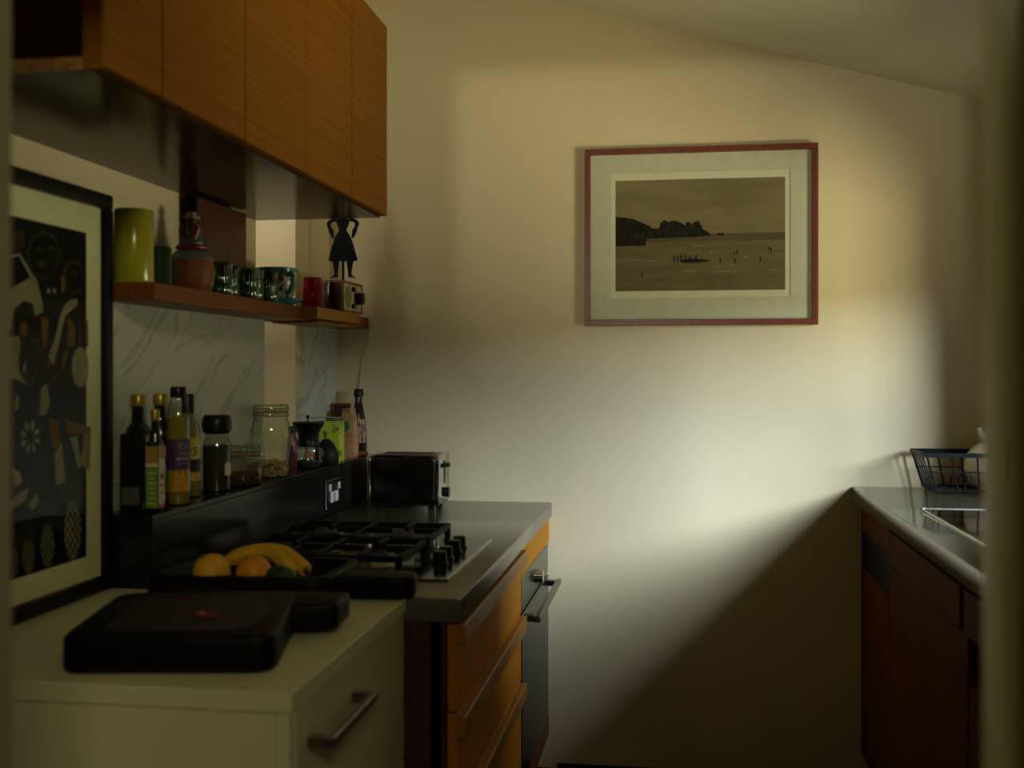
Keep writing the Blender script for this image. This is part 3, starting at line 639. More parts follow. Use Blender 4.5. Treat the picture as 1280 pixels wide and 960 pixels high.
ART = [
  (1,'c',[(0.245,0.644),(0.296,0.659),(0.333,0.626),(0.35,0.615),(0.368,0.573),(0.37,0.557),(0.343,0.547),(0.337,0.571),(0.306,0.573),(0.28,0.556),(0.271,0.521),(0.245,0.505)]),
  (2,'k',[(0.245,0.637),(0.293,0.654),(0.33,0.618),(0.245,0.582)]),
  (1,'b',[(0.245,0.697),(0.31,0.698),(0.313,0.669),(0.296,0.663),(0.245,0.65)]),
  (1,'o',[(0.322,0.523),(0.321,0.517),(0.317,0.512),(0.312,0.509),(0.307,0.509),(0.302,0.512),(0.299,0.516),(0.298,0.522),(0.299,0.528),(0.302,0.533),(0.307,0.536),(0.312,0.536),(0.317,0.533),(0.321,0.529)]),
  (1,'c',[(0.245,0.505),(0.296,0.51),(0.3,0.491),(0.293,0.468),(0.296,0.445),(0.323,0.421),(0.283,0.433),(0.245,0.43)]),
  (1,'b',[(0.361,0.488),(0.359,0.479),(0.354,0.471),(0.347,0.467),(0.34,0.467),(0.333,0.471),(0.328,0.478),(0.326,0.488),(0.328,0.497),(0.333,0.505),(0.34,0.509),(0.347,0.509),(0.354,0.505),(0.359,0.498)]),
  (2,'k',[(0.352,0.486),(0.351,0.479),(0.347,0.473),(0.343,0.47),(0.337,0.47),(0.333,0.473),(0.33,0.479),(0.328,0.486),(0.33,0.493),(0.333,0.499),(0.337,0.502),(0.343,0.502),(0.347,0.499),(0.351,0.493)]),
  (1,'c',[(0.306,0.452),(0.318,0.468),(0.313,0.441)]),
  (1,'b',[(0.426,0.669),(0.422,0.653),(0.413,0.638),(0.398,0.627),(0.381,0.62),(0.362,0.619),(0.345,0.623),(0.332,0.631),(0.323,0.643),(0.32,0.658),(0.323,0.673),(0.332,0.687),(0.345,0.698),(0.362,0.705),(0.381,0.708),(0.398,0.705),(0.413,0.696),(0.422,0.684)]),
  (2,'k',[(0.419,0.666),(0.416,0.652),(0.408,0.639),(0.395,0.629),(0.379,0.623),(0.363,0.622),(0.348,0.625),(0.336,0.633),(0.328,0.644),(0.326,0.656),(0.328,0.67),(0.336,0.682),(0.348,0.692),(0.363,0.699),(0.379,0.701),(0.395,0.698),(0.408,0.691),(0.416,0.68)]),
  (3,'b',[(0.366,0.673),(0.364,0.67),(0.358,0.667),(0.35,0.666),(0.344,0.667),(0.341,0.67),(0.344,0.673),(0.35,0.675),(0.358,0.676),(0.364,0.675)]),
  (3,'b',[(0.409,0.679),(0.407,0.676),(0.4,0.674),(0.392,0.673),(0.386,0.674),(0.383,0.677),(0.386,0.68),(0.392,0.682),(0.4,0.683),(0.407,0.682)]),
  (3,'b',[(0.343,0.642),(0.364,0.656),(0.382,0.645),(0.364,0.638)]),
  (1,'b',[(0.509,0.633),(0.506,0.619),(0.498,0.607),(0.486,0.599),(0.471,0.596),(0.457,0.597),(0.445,0.604),(0.437,0.614),(0.435,0.626),(0.437,0.639),(0.445,0.651),(0.457,0.659),(0.471,0.663),(0.486,0.662),(0.498,0.656),(0.506,0.645)]),
  (2,'k',[(0.505,0.631),(0.503,0.62),(0.496,0.61),(0.486,0.603),(0.474,0.6),(0.462,0.601),(0.452,0.607),(0.445,0.616),(0.443,0.626),(0.445,0.637),(0.452,0.647),(0.462,0.654),(0.474,0.657),(0.486,0.656),(0.496,0.651),(0.503,0.642)]),
  (3,'o',[(0.428,0.63),(0.441,0.627),(0.441,0.6),(0.431,0.597)]),
  (3,'b',[(0.488,0.639),(0.485,0.637),(0.479,0.634),(0.471,0.634),(0.465,0.635),(0.463,0.637),(0.465,0.64),(0.471,0.642),(0.479,0.642),(0.485,0.641)]),
  (1,'c',[(0.393,0.598),(0.392,0.594),(0.388,0.592),(0.384,0.593),(0.382,0.597),(0.384,0.601),(0.388,0.603),(0.392,0.602)]),
  (1,'c',[(0.413,0.599),(0.411,0.595),(0.407,0.593),(0.403,0.594),(0.401,0.598),(0.403,0.602),(0.407,0.604),(0.411,0.603)]),
  (1,'c',[(0.487,0.589),(0.463,0.586),(0.441,0.573),(0.423,0.547),(0.411,0.514),(0.387,0.473),(0.404,0.457),(0.423,0.502),(0.443,0.552),(0.487,0.577)]),
  (1,'o',[(0.452,0.553),(0.479,0.535),(0.477,0.495),(0.454,0.494)]),
  (1,'o',[(0.444,0.488),(0.454,0.486),(0.441,0.455),(0.431,0.459)]),
  (1,'b',[(0.487,0.546),(0.508,0.547),(0.505,0.491),(0.489,0.491)]),
  (1,'c',[(0.528,0.455),(0.526,0.441),(0.521,0.428),(0.512,0.419),(0.502,0.415),(0.492,0.415),(0.482,0.42),(0.474,0.429),(0.469,0.441),(0.467,0.455),(0.469,0.468),(0.474,0.48),(0.482,0.489),(0.492,0.494),(0.502,0.495),(0.512,0.49),(0.521,0.481),(0.526,0.469)]),
  (1,'o',[(0.364,0.548),(0.387,0.545),(0.382,0.493),(0.368,0.492)]),
  (1,'o',[(0.512,0.556),(0.525,0.547),(0.527,0.496),(0.518,0.496)]),
  (1,'c',[(0.364,0.416),(0.382,0.424),(0.393,0.388),(0.378,0.364),(0.357,0.367)]),
  (1,'c',[(0.287,0.406),(0.296,0.402),(0.293,0.379),(0.283,0.379)]),
  (1,'c',[(0.34,0.323),(0.35,0.313),(0.363,0.315),(0.354,0.325)]),
  (1,'c',[(0.334,0.318),(0.334,0.303),(0.345,0.297),(0.347,0.308)]),
  (1,'c',[(0.326,0.317),(0.316,0.308),(0.319,0.296),(0.329,0.303)]),
  (1,'c',[(0.32,0.323),(0.306,0.323),(0.299,0.314),(0.312,0.312)]),
  (1,'c',[(0.319,0.33),(0.309,0.341),(0.297,0.338),(0.305,0.329)]),
  (1,'c',[(0.324,0.336),(0.325,0.35),(0.313,0.356),(0.312,0.345)]),
  (1,'c',[(0.333,0.336),(0.343,0.346),(0.34,0.358),(0.329,0.35)]),
  (1,'c',[(0.339,0.331),(0.354,0.33),(0.36,0.34),(0.347,0.342)]),
  (1,'o',[(0.388,0.361),(0.422,0.352),(0.426,0.302),(0.405,0.299),(0.388,0.337)]),
  (1,'o',[(0.443,0.353),(0.536,0.335),(0.536,0.324),(0.454,0.324)]),
  (1,'c',[(0.407,0.291),(0.433,0.311),(0.445,0.233),(0.413,0.232)]),
  (1,'c',[(0.459,0.319),(0.536,0.324),(0.533,0.244),(0.508,0.26),(0.488,0.256),(0.474,0.294)]),
  (2,'k',[(0.488,0.322),(0.511,0.321),(0.504,0.281),(0.493,0.282)]),
  (1,'c',[(0.245,0.206),(0.289,0.227),(0.328,0.238),(0.314,0.215),(0.282,0.205),(0.245,0.188)]),
  (1,'c',[(0.275,0.277),(0.297,0.266),(0.305,0.248),(0.282,0.241)]),
  (1,'c',[(0.324,0.205),(0.351,0.224),(0.356,0.206),(0.336,0.192)]),
  (1,'c',[(0.5,0.134),(0.498,0.115),(0.494,0.099),(0.487,0.086),(0.479,0.079),(0.47,0.078),(0.461,0.082),(0.453,0.092),(0.446,0.107),(0.442,0.124),(0.441,0.143),(0.442,0.161),(0.446,0.177),(0.453,0.19),(0.461,0.197),(0.47,0.199),(0.479,0.195),(0.487,0.185),(0.494,0.171),(0.498,0.153)]),
  (2,'k',[(0.446,0.177),(0.468,0.199),(0.468,0.195),(0.446,0.172)]),
  (2,'k',[(0.471,0.199),(0.494,0.171),(0.494,0.166),(0.471,0.194)]),
  (2,'k',[(0.442,0.153),(0.482,0.193),(0.482,0.188),(0.442,0.148)]),
  (2,'k',[(0.458,0.196),(0.498,0.145),(0.498,0.14),(0.458,0.191)]),
  (2,'k',[(0.442,0.133),(0.489,0.18),(0.489,0.175),(0.442,0.129)]),
  (2,'k',[(0.451,0.185),(0.498,0.125),(0.498,0.12),(0.451,0.18)]),
  (2,'k',[(0.445,0.116),(0.495,0.166),(0.495,0.161),(0.445,0.112)]),
  (2,'k',[(0.445,0.173),(0.495,0.109),(0.495,0.104),(0.445,0.168)]),
  (2,'k',[(0.451,0.102),(0.498,0.149),(0.498,0.144),(0.451,0.097)]),
  (2,'k',[(0.442,0.156),(0.489,0.096),(0.489,0.091),(0.442,0.152)]),
  (2,'k',[(0.458,0.089),(0.498,0.128),(0.498,0.123),(0.458,0.085)]),
  (2,'k',[(0.442,0.137),(0.482,0.085),(0.482,0.081),(0.442,0.132)]),
  (2,'k',[(0.471,0.082),(0.494,0.104),(0.494,0.099),(0.471,0.077)]),
  (2,'k',[(0.446,0.111),(0.468,0.083),(0.468,0.078),(0.446,0.106)]),
  (2,'b',[(0.445,0.196),(0.42,0.235),(0.424,0.234),(0.451,0.196)]),
  (2,'b',[(0.452,0.195),(0.436,0.24),(0.44,0.24),(0.458,0.195)]),
  (2,'b',[(0.459,0.195),(0.452,0.245),(0.455,0.245),(0.466,0.194)]),
  (2,'b',[(0.467,0.194),(0.468,0.25),(0.472,0.25),(0.473,0.193)]),
  (2,'b',[(0.474,0.193),(0.484,0.242),(0.488,0.242),(0.48,0.192)]),
  (2,'b',[(0.481,0.192),(0.501,0.233),(0.505,0.233),(0.488,0.191)]),
  (2,'b',[(0.489,0.191),(0.518,0.225),(0.522,0.224),(0.495,0.19)]),
  (1,'c',[(0.406,0.12),(0.404,0.107),(0.401,0.095),(0.397,0.087),(0.391,0.082),(0.384,0.081),(0.377,0.084),(0.371,0.091),(0.367,0.101),(0.364,0.113),(0.363,0.126),(0.364,0.139),(0.367,0.15),(0.371,0.159),(0.377,0.164),(0.384,0.165),(0.391,0.162),(0.397,0.155),(0.401,0.145),(0.404,0.133)]),
  (2,'k',[(0.367,0.151),(0.383,0.166),(0.383,0.161),(0.367,0.146)]),
  (2,'k',[(0.385,0.166),(0.401,0.146),(0.401,0.141),(0.385,0.161)]),
  (2,'k',[(0.364,0.134),(0.392,0.161),(0.392,0.156),(0.364,0.13)]),
  (2,'k',[(0.375,0.163),(0.404,0.128),(0.404,0.123),(0.375,0.159)]),
  (2,'k',[(0.364,0.12),(0.398,0.152),(0.398,0.147),(0.364,0.116)]),
  (2,'k',[(0.37,0.156),(0.404,0.114),(0.404,0.109),(0.37,0.152)]),
  (2,'k',[(0.366,0.109),(0.402,0.142),(0.402,0.137),(0.366,0.104)]),
  (2,'k',[(0.366,0.148),(0.402,0.103),(0.402,0.098),(0.366,0.143)]),
  (2,'k',[(0.37,0.099),(0.404,0.13),(0.404,0.126),(0.37,0.094)]),
  (2,'k',[(0.364,0.136),(0.398,0.094),(0.398,0.089),(0.364,0.132)]),
  (2,'k',[(0.375,0.09),(0.404,0.116),(0.404,0.112),(0.375,0.085)]),
  (2,'k',[(0.364,0.123),(0.392,0.087),(0.392,0.082),(0.364,0.118)]),
  (2,'k',[(0.385,0.085),(0.401,0.099),(0.401,0.095),(0.385,0.08)]),
  (2,'k',[(0.367,0.105),(0.383,0.085),(0.383,0.08),(0.367,0.1)]),
  (2,'b',[(0.366,0.162),(0.348,0.201),(0.351,0.201),(0.37,0.161)]),
  (2,'b',[(0.371,0.161),(0.359,0.206),(0.362,0.206),(0.376,0.161)]),
  (2,'b',[(0.376,0.16),(0.371,0.211),(0.374,0.211),(0.381,0.16)]),
  (2,'b',[(0.382,0.16),(0.382,0.216),(0.386,0.216),(0.386,0.159)]),
  (2,'b',[(0.387,0.159),(0.394,0.208),(0.397,0.208),(0.392,0.158)]),
  (2,'b',[(0.392,0.158),(0.406,0.2),(0.409,0.2),(0.397,0.157)]),
  (2,'b',[(0.398,0.157),(0.418,0.192),(0.422,0.192),(0.402,0.157)]),
  (1,'c',[(0.343,0.11),(0.342,0.1),(0.34,0.091),(0.335,0.084),(0.33,0.08),(0.324,0.08),(0.318,0.082),(0.312,0.088),(0.308,0.096),(0.306,0.106),(0.305,0.117),(0.306,0.127),(0.308,0.136),(0.312,0.143),(0.318,0.147),(0.324,0.147),(0.33,0.145),(0.335,0.139),(0.34,0.131),(0.342,0.121)]),
  (2,'k',[(0.308,0.137),(0.323,0.149),(0.323,0.144),(0.308,0.132)]),
  (2,'k',[(0.325,0.148),(0.339,0.132),(0.339,0.127),(0.325,0.144)]),
  (2,'k',[(0.306,0.123),(0.332,0.144),(0.332,0.14),(0.306,0.119)]),
  (2,'k',[(0.316,0.147),(0.342,0.117),(0.342,0.113),(0.316,0.142)]),
  (2,'k',[(0.306,0.112),(0.337,0.137),(0.337,0.133),(0.306,0.108)]),
  (2,'k',[(0.311,0.141),(0.342,0.106),(0.342,0.101),(0.311,0.137)]),
  (2,'k',[(0.307,0.103),(0.34,0.129),(0.34,0.124),(0.307,0.098)]),
  (2,'k',[(0.307,0.134),(0.34,0.097),(0.34,0.092),(0.307,0.13)]),
  (2,'k',[(0.311,0.095),(0.342,0.119),(0.342,0.115),(0.311,0.09)]),
  (2,'k',[(0.306,0.125),(0.337,0.09),(0.337,0.086),(0.306,0.121)]),
  (2,'k',[(0.316,0.087),(0.342,0.108),(0.342,0.103),(0.316,0.083)]),
  (2,'k',[(0.306,0.114),(0.332,0.084),(0.332,0.08),(0.306,0.11)]),
  (2,'k',[(0.325,0.083),(0.339,0.094),(0.339,0.09),(0.325,0.078)]),
  (2,'k',[(0.308,0.1),(0.323,0.083),(0.323,0.079),(0.308,0.095)]),
  (2,'b',[(0.307,0.145),(0.291,0.181),(0.294,0.181),(0.311,0.144)]),
  (2,'b',[(0.312,0.144),(0.301,0.186),(0.304,0.186),(0.316,0.143)]),
  (2,'b',[(0.317,0.143),(0.312,0.191),(0.315,0.191),(0.321,0.142)]),
  (2,'b',[(0.322,0.142),(0.322,0.196),(0.325,0.196),(0.326,0.142)]),
  (2,'b',[(0.327,0.142),(0.333,0.188),(0.336,0.188),(0.331,0.141)]),
  (2,'b',[(0.331,0.141),(0.344,0.181),(0.347,0.18),(0.336,0.14)]),
  (2,'b',[(0.336,0.14),(0.355,0.173),(0.358,0.172),(0.341,0.139)]),
  (1,'c',[(0.295,0.106),(0.295,0.097),(0.292,0.09),(0.289,0.085),(0.284,0.082),(0.279,0.081),(0.274,0.084),(0.269,0.088),(0.266,0.095),(0.264,0.103),(0.263,0.112),(0.264,0.12),(0.266,0.127),(0.269,0.132),(0.274,0.136),(0.279,0.136),(0.284,0.134),(0.289,0.129),(0.292,0.123),(0.295,0.114)]),
  (2,'k',[(0.266,0.128),(0.278,0.137),(0.278,0.133),(0.266,0.124)]),
  (2,'k',[(0.28,0.137),(0.292,0.124),(0.292,0.119),(0.28,0.133)]),
  (2,'k',[(0.264,0.117),(0.286,0.134),(0.286,0.13),(0.264,0.113)]),
  (2,'k',[(0.272,0.136),(0.295,0.112),(0.295,0.108),(0.272,0.132)]),
  (2,'k',[(0.264,0.108),(0.29,0.128),(0.29,0.124),(0.264,0.104)]),
  (2,'k',[(0.268,0.131),(0.295,0.103),(0.295,0.098),(0.268,0.127)]),
  (2,'k',[(0.265,0.101),(0.293,0.121),(0.293,0.117),(0.265,0.096)]),
  (2,'k',[(0.265,0.126),(0.293,0.096),(0.293,0.091),(0.265,0.122)]),
  (2,'k',[(0.268,0.094),(0.295,0.113),(0.295,0.109),(0.268,0.09)]),
  (2,'k',[(0.264,0.119),(0.29,0.09),(0.29,0.086),(0.264,0.114)]),
  (2,'k',[(0.272,0.088),(0.295,0.104),(0.295,0.1),(0.272,0.084)]),
  (2,'k',[(0.264,0.11),(0.286,0.086),(0.286,0.081),(0.264,0.105)]),
  (2,'k',[(0.28,0.084),(0.292,0.093),(0.292,0.089),(0.28,0.08)]),
  (2,'k',[(0.266,0.098),(0.278,0.085),(0.278,0.08),(0.266,0.094)]),
  (2,'b',[(0.265,0.133),(0.251,0.156),(0.254,0.156),(0.269,0.132)]),
  (2,'b',[(0.269,0.132),(0.26,0.161),(0.263,0.161),(0.273,0.132)]),
  (2,'b',[(0.273,0.132),(0.269,0.166),(0.272,0.166),(0.277,0.131)]),
  (2,'b',[(0.277,0.131),(0.278,0.171),(0.28,0.17),(0.281,0.131)]),
  (2,'b',[(0.281,0.13),(0.287,0.163),(0.29,0.163),(0.285,0.13)]),
  (2,'b',[(0.285,0.13),(0.296,0.156),(0.299,0.155),(0.289,0.129)]),
  (2,'b',[(0.29,0.129),(0.305,0.148),(0.308,0.148),(0.293,0.128)]),
]
for lay, nm, m in (('c', 'cream_shapes', ARTC), ('o', 'ochre_shapes', ARTO), ('b', 'brown_shapes', ARTB), ('k', 'black_shapes', ARTK)):
    w = MB()
    for l, c, P in ART:
        if c == lay: w.poly([(ax-.0115+.0003*l, 1.5+a, .9+b) for a, b in P if True])
    if lay in 'bo':
        for k in range(70 if lay == 'b' else 14):
            y0 = 1.57+random.random()*.44; z0 = 1.06+random.random()*.54; a = random.gauss(1.35, .5); l = random.uniform(.012, .04); h = random.uniform(.001, .0028)
            e = Vector((math.cos(a), math.sin(a))); n_ = Vector((-e.y, e.x))*h
            if 1.575 < y0-l and y0+l < 2.01 and z0+l < 1.615:
                w.poly([(ax-.0113, y0+q.x, z0+q.y) for q in (-e*l, n_, e*l, -n_)])
    if lay == 'c':
        for k in range(16):
            y0 = 1.57+random.random()*.16; z0 = 1.02+random.random()*.52; s = random.uniform(.012, .035)
            w.poly([(ax-.0111, y0+s*math.cos(q*2*PI/9)*random.uniform(.5, 1), z0+1.8*s*math.sin(q*2*PI/9)) for q in range(9)])
    stuff(w.build(nm, m, sheet, fix=False))
MB().box(ax-.006, ax-.0045, AY0+fwd, AY1-fwd*.9-.0002, AZ0+fwd+.0002, AZ1-fwd-.0002).build('glass', clear('art_glass', (.96, .97, .94), 1.08, .05, graze=0.25), t)

# ------------------------------------------------------------------ things on the shelf
t = thing('vase', 'tall yellow-green glazed cylinder vase at the near end of the shelf', 'vase', (-1.128, 2.148, SH))
MB().lathe([(0, .0), (.040, 0), (.0415, .004), (.0395, .150), (.0375, .155), (.036, .152), (.037, .010), (0, .010)], (-1.128, 2.148, SH), 32).build('body', YGLAZE, t)
t = thing('beaker', 'short dark green glazed beaker standing behind the yellow-green vase', 'beaker', (-1.13, 2.268, SH))
MB().lathe([(0, 0), (.0265, 0), (.0265, .088), (.0245, .090), (.024, .088), (.024, .006), (0, .006)], (-1.13, 2.268, SH), 28).build('body', DGLAZE, t)

jc = (-1.128, 2.428, SH)
t = thing('figure_jar', 'terracotta jar with a seated figurine in a straw hat as lid, on the shelf', 'jar', jc)
MB().lathe([(0, 0), (.038, 0), (.047, .014), (.051, .038), (.050, .062), (.046, .074), (.046, .076), (0, .076)], jc, 28).build('pot', TERRA, t)
MB().lathe([(.0465, .0762), (.0485, .080), (.042, .092), (.036, .098), (.030, .100), (0, .100)], jc, 28).build('shoulder', GREYBL, t)
MB().lathe([(.030, .1003), (.037, .103), (.038, .108), (.034, .112), (0, .112)], jc, 28).build('rim', DRED, t)
MB().prism([(-1.15+.02*math.cos(k*PI/5), SH+.045+.016*math.sin(k*PI/5)) for k in range(10)], 'Y', 2.372, 2.377).build('leaf_mark', STEMM, t)
fg = MB().lathe([(0, .1123), (.026, .113), (.028, .120), (.022, .128), (.018, .138), (.020, .150), (.016, .160), (.008, .165), (0, .166)], jc, 18).build('figurine', GREYBL, t)
dr = MB()
dr.tube([(jc[0]-.012, jc[1]-.018, SH+.125), (jc[0]-.017, jc[1]-.014, SH+.150), (jc[0]-.008, jc[1]-.012, SH+.160)], [.007, .008, .005], 8)
dr.tube([(jc[0]+.012, jc[1]-.018, SH+.125), (jc[0]+.017, jc[1]-.014, SH+.148), (jc[0]+.008, jc[1]-.012, SH+.160)], [.007, .008, .005], 8)
dr.build('red_sleeves', DRED, fg)
MB().ball((jc[0], jc[1]-.002, SH+.172), (.012, .012, .013), 14, 10).build('head', SKIN, fg)
MB().lathe([(0, .176), (.019, .175), (.020, .179), (.013, .182), (.011, .189), (.005, .192), (0, .192)], (jc[0]-.002, jc[1], SH), 18).build('hat', CAPW, fg)

o = MB().box(-1.184, -1.156, 2.52, 2.825, SH+.0005, SH+.243, .004, 2, rot=None)
t = thing('serving_board', 'red-brown wooden board standing upright against the wall behind the tumblers', 'board', (-1.17, 2.67, SH))
o.build('board', TRAYW, t)
lab(MB().box(-1.184, -1.156, 2.512, 2.5195, SH+.0005, SH+.243, .001).build('edge_strip', DARKWOOD, t), 'dark near edge of the board')  # near edge coloured darker than the board face

def tumbler(name, label, c, r0, r1, h, m, group=None, fl=0.0, nf=0, seg=24):
    t = thing(name, label, 'tumbler', c, group)
    MB().lathe([(0, .0), (r0*.92, .0), (r0, .004), (r1, h-.002), (r1-.0015, h), (r1-.003, h-.002), (r0-.003, .010), (0, .010)], c, seg, flute=fl, nfl=nf).build('glass', m, t, sharp=20 if not fl else 60)
    return t
g = 'ribbed green tumblers on the shelf'
first = None
labels = ['ribbed green glass tumbler nearest the terracotta jar, first of the green row', 'ribbed green glass tumbler standing behind the first of the green row',
          'ribbed green glass tumbler in the middle of the green row on the shelf', 'ribbed green glass tumbler second closest to the teal cup',
          'ribbed green glass tumbler touching the teal cup, last of the green row']
for i, (x, y) in enumerate(((-1.118, 2.573), (-1.135, 2.662), (-1.105, 2.718), (-1.118, 2.785), (-1.100, 2.846))):
    if first is None:
        first = tumbler('green_tumbler', labels[0], (x, y, SH), .0235, .0245, .087, GREENG, g, .035, 20, 80); first.name = 'green_tumbler'
    else:
        c = copy_tree(first); c.location = (x, y, SH); c['label'] = labels[i]
cc = (-1.112, 2.938, SH)
t = thing('saucer', 'teal glazed saucer under the painted cup on the shelf', 'saucer', cc)
MB().lathe([(0, 0), (.040, 0), (.046, .003), (.073, .016), (.074, .0185), (.071, .0185), (.045, .007), (0, .006)], cc, 36).build('plate', TEAL, t)
t = thing('teacup', 'large teal cup with a painted pattern standing on the teal saucer', 'cup', (cc[0], cc[1], SH+.0065))
ck = (cc[0], cc[1], SH+.0065)
MB().lathe([(0, 0), (.034, 0), (.037, .006), (.048, .026), (.0535, .055), (.0555, .086)], ck, 36).build('painted_wall', PATT, t)
MB().lathe([(.0556, .0862), (.0575, .096), (.0560, .098), (.053, .096), (.050, .05), (.034, .010), (0, .010)], ck, 36).build('rim', TEAL, t)
ha = R(-38)
hp = [(.054, .075), (.070, .082), (.083, .070), (.082, .048), (.068, .030), (.050, .026)]
MB().tube([(ck[0]+r*math.cos(ha), ck[1]+r*math.sin(ha), ck[2]+z) for r, z in hp], [.006, .0065, .007, .007, .0065, .006], 10).build('handle', TEAL, t)
t = thing('lime_cup', 'small lime green cup half hidden between teal cup and red tumbler', 'cup', (-1.135, 3.022, SH))
MB().lathe([(0, 0), (.018, 0), (.024, .010), (.028, .040), (.0265, .041), (.022, .012), (0, .008)], (-1.135, 3.022, SH), 24).build('bowl', LIME, t)
def taper(name, label, c, m): return tumbler(name, label, c, .0345, .0295, .092, m)
t = thing('red_tumbler', 'red glass tumbler upside down on the projecting shelf board', 'tumbler', (-1.058, 3.080, SH))
MB().lathe([(.034, .0), (.0345, .003), (.0305, .080), (.027, .090), (0, .091)], (-1.058, 3.080, SH), 28).build('glass', REDG, t)
t = thing('purple_tumbler', 'dark purple glass tumbler upside down in front of the radio', 'tumbler', (-1.056, 3.268, SH))
MB().lathe([(.034, .0), (.0345, .003), (.0315, .080), (.028, .090), (0, .091)], (-1.056, 3.268, SH), 28).build('glass', PURPG, t)

rx0, rx1, ry0, ry1 = -1.158, -1.032, 3.312, 3.525
t = thing('radio', 'small walnut-cased table radio with cream face and black knobs at the far shelf end', 'radio', (-1.095, 3.42, SH))
MB().box(rx0, rx1-.004, ry0, ry0+.010, SH+.002, SH+.102, .001).build('case_side', RADIOW, t)
MB().box(rx0, rx1-.004, ry1-.010, ry1, SH+.002, SH+.102, .001).build('case_side', RADIOW, t)
MB().box(rx0, rx1-.004, ry0+.0102, ry1-.0102, SH+.002, SH+.010).build('case_bottom', RADIOW, t)
MB().box(rx0, rx1-.004, ry0+.0102, ry1-.0102, SH+.094, SH+.102).build('case_top', RADIOW, t)
for a in (ry0+.02, ry1-.03): MB().box(rx0+.02, rx1-.02, a, a+.01, SH, SH+.0018).build('foot', BLACKP, t)
MB().box(rx0+.003, rx1-.007, ry0+.0102, ry1-.0102, SH+.0102, SH+.0938).build('face', CREAMM, t)
fx = rx1-.0069; zc_ = SH+.052
MB().cyl((fx, ry0+.058, zc_), (fx+.0015, ry0+.058, zc_), .034, 28).build('grille', GRILLE, t)
MB().cyl((fx, ry0+.150, zc_), (fx+.003, ry0+.150, zc_), .033, 28).build('dial_plate', CHROME, t)
MB().cyl((fx+.0031, ry0+.150, zc_), (fx+.024, ry0+.150, zc_), .021, 24, .019).build('tuning_knob', BLACKP, t)
for dz in (-.027, .027): MB().cyl((fx, ry0+.104, zc_+dz), (fx+.010, ry0+.104, zc_+dz), .008, 16).build('small_knob', BLACKP, t)

# black silhouette standing on the radio
RT = SH+.102
sy = 3.44; sx_ = -1.078
t = thing('silhouette_figure', 'flat black metal silhouette of a woman in a wide skirt standing on the radio', 'ornament', (sx_, sy, RT))
def S(pts): return [(sx_+(a-300)*.00061, RT+(390-b)*.00066) for a, b in pts]
bodice = S([(262, 78), (266, 95), (274, 112), (281, 128), (268, 145), (254, 168), (240, 205), (230, 240), (220, 278), (252, 284), (300, 281), (350, 284), (382, 278), (370, 238), (358, 200), (346, 168), (332, 145), (319, 128), (326, 112), (333, 95), (337, 78), (322, 66), (306, 62), (306, 52), (294, 52), (294, 62), (278, 66)])
MB().prism(bodice, 'Y', sy-.001, sy+.001).build('dress', SILH, t)
for f in (lambda a: a, lambda a: 600-a):
    fl = lambda L: [(f(a), b) for a, b in L]
    MB().prism(S(fl([(243, 282.5), (280, 283.5), (274, 315), (270, 345), (272, 356), (266, 362), (250, 361), (232, 368), (228, 365), (244, 354), (253, 346), (250, 318)])), 'Y', sy-.001, sy+.001).build('leg', SILH, t)
    MB().prism(S(fl([(266, 70), (244, 70), (222, 78), (211, 92), (214, 110), (222, 122), (221, 130), (240, 166), (252, 168), (250, 146), (247, 126), (240, 118), (231, 104), (234, 94), (246, 86), (262, 84)])), 'Y', sy-.001, sy+.001).build('arm', SILH, t)
MB().prism(S([(292, 51.5), (308, 51.5), (320, 42), (324, 26), (318, 10), (300, 2), (282, 10), (276, 26), (280, 42)]), 'Y', sy-.001, sy+.001).build('head', SILH, t)
MB().box(sx_-.004, sx_+.004, sy+.0011, sy+.004, RT+.002, RT+.095).build('post', SILH, t)
MB().box(sx_-.022, sx_+.022, sy-.018, sy+.018, RT, RT+.002).build('base', SILH, t)

# ------------------------------------------------------------------ bottles and jars on the ledge
VIEW = -63
def cap_lathe(t, c, r, z0, z1, m, name='cap'):
    return MB().lathe([(r*.97, z0), (r, z0+.002), (r, z1-.003), (r*.9, z1), (0, z1)], c, 22).build(name, m, t)
def bottle(name, label, c, prof, m, cat='bottle'):
    t = thing(name, label, cat, c)
    MB().lathe(prof, c, 26).build('body', m, t)
    return t
# square oil bottle
c = (-1.137, 2.185, LED)
t = thing('square_bottle', 'wide dark square gold-capped bottle with small grey label, nearest on the ledge', 'bottle', c)
b = MB(); s = .029
b.box(c[0]-s, c[0]+s, c[1]-s, c[1]+s, LED, LED+.165, .006, 3)
b.build('body', WINEG, t)
MB().lathe([(.028, .160), (.024, .176), (.0145, .188), (.0135, .222), (0, .222)], c, 20).build('neck', WINEG, t)
cap_lathe(t, c, .0165, .2222, .247, GOLD)
MB().box(c[0]-s+.007, c[0]+s-.012, c[1]-s-.0008, c[1]-s-.0003, LED+.014, LED+.052).build('back_label', mat('grey_back_label', (.12, .11, .075), (.05, .045, .03), (200, 9, 300), .6), t)
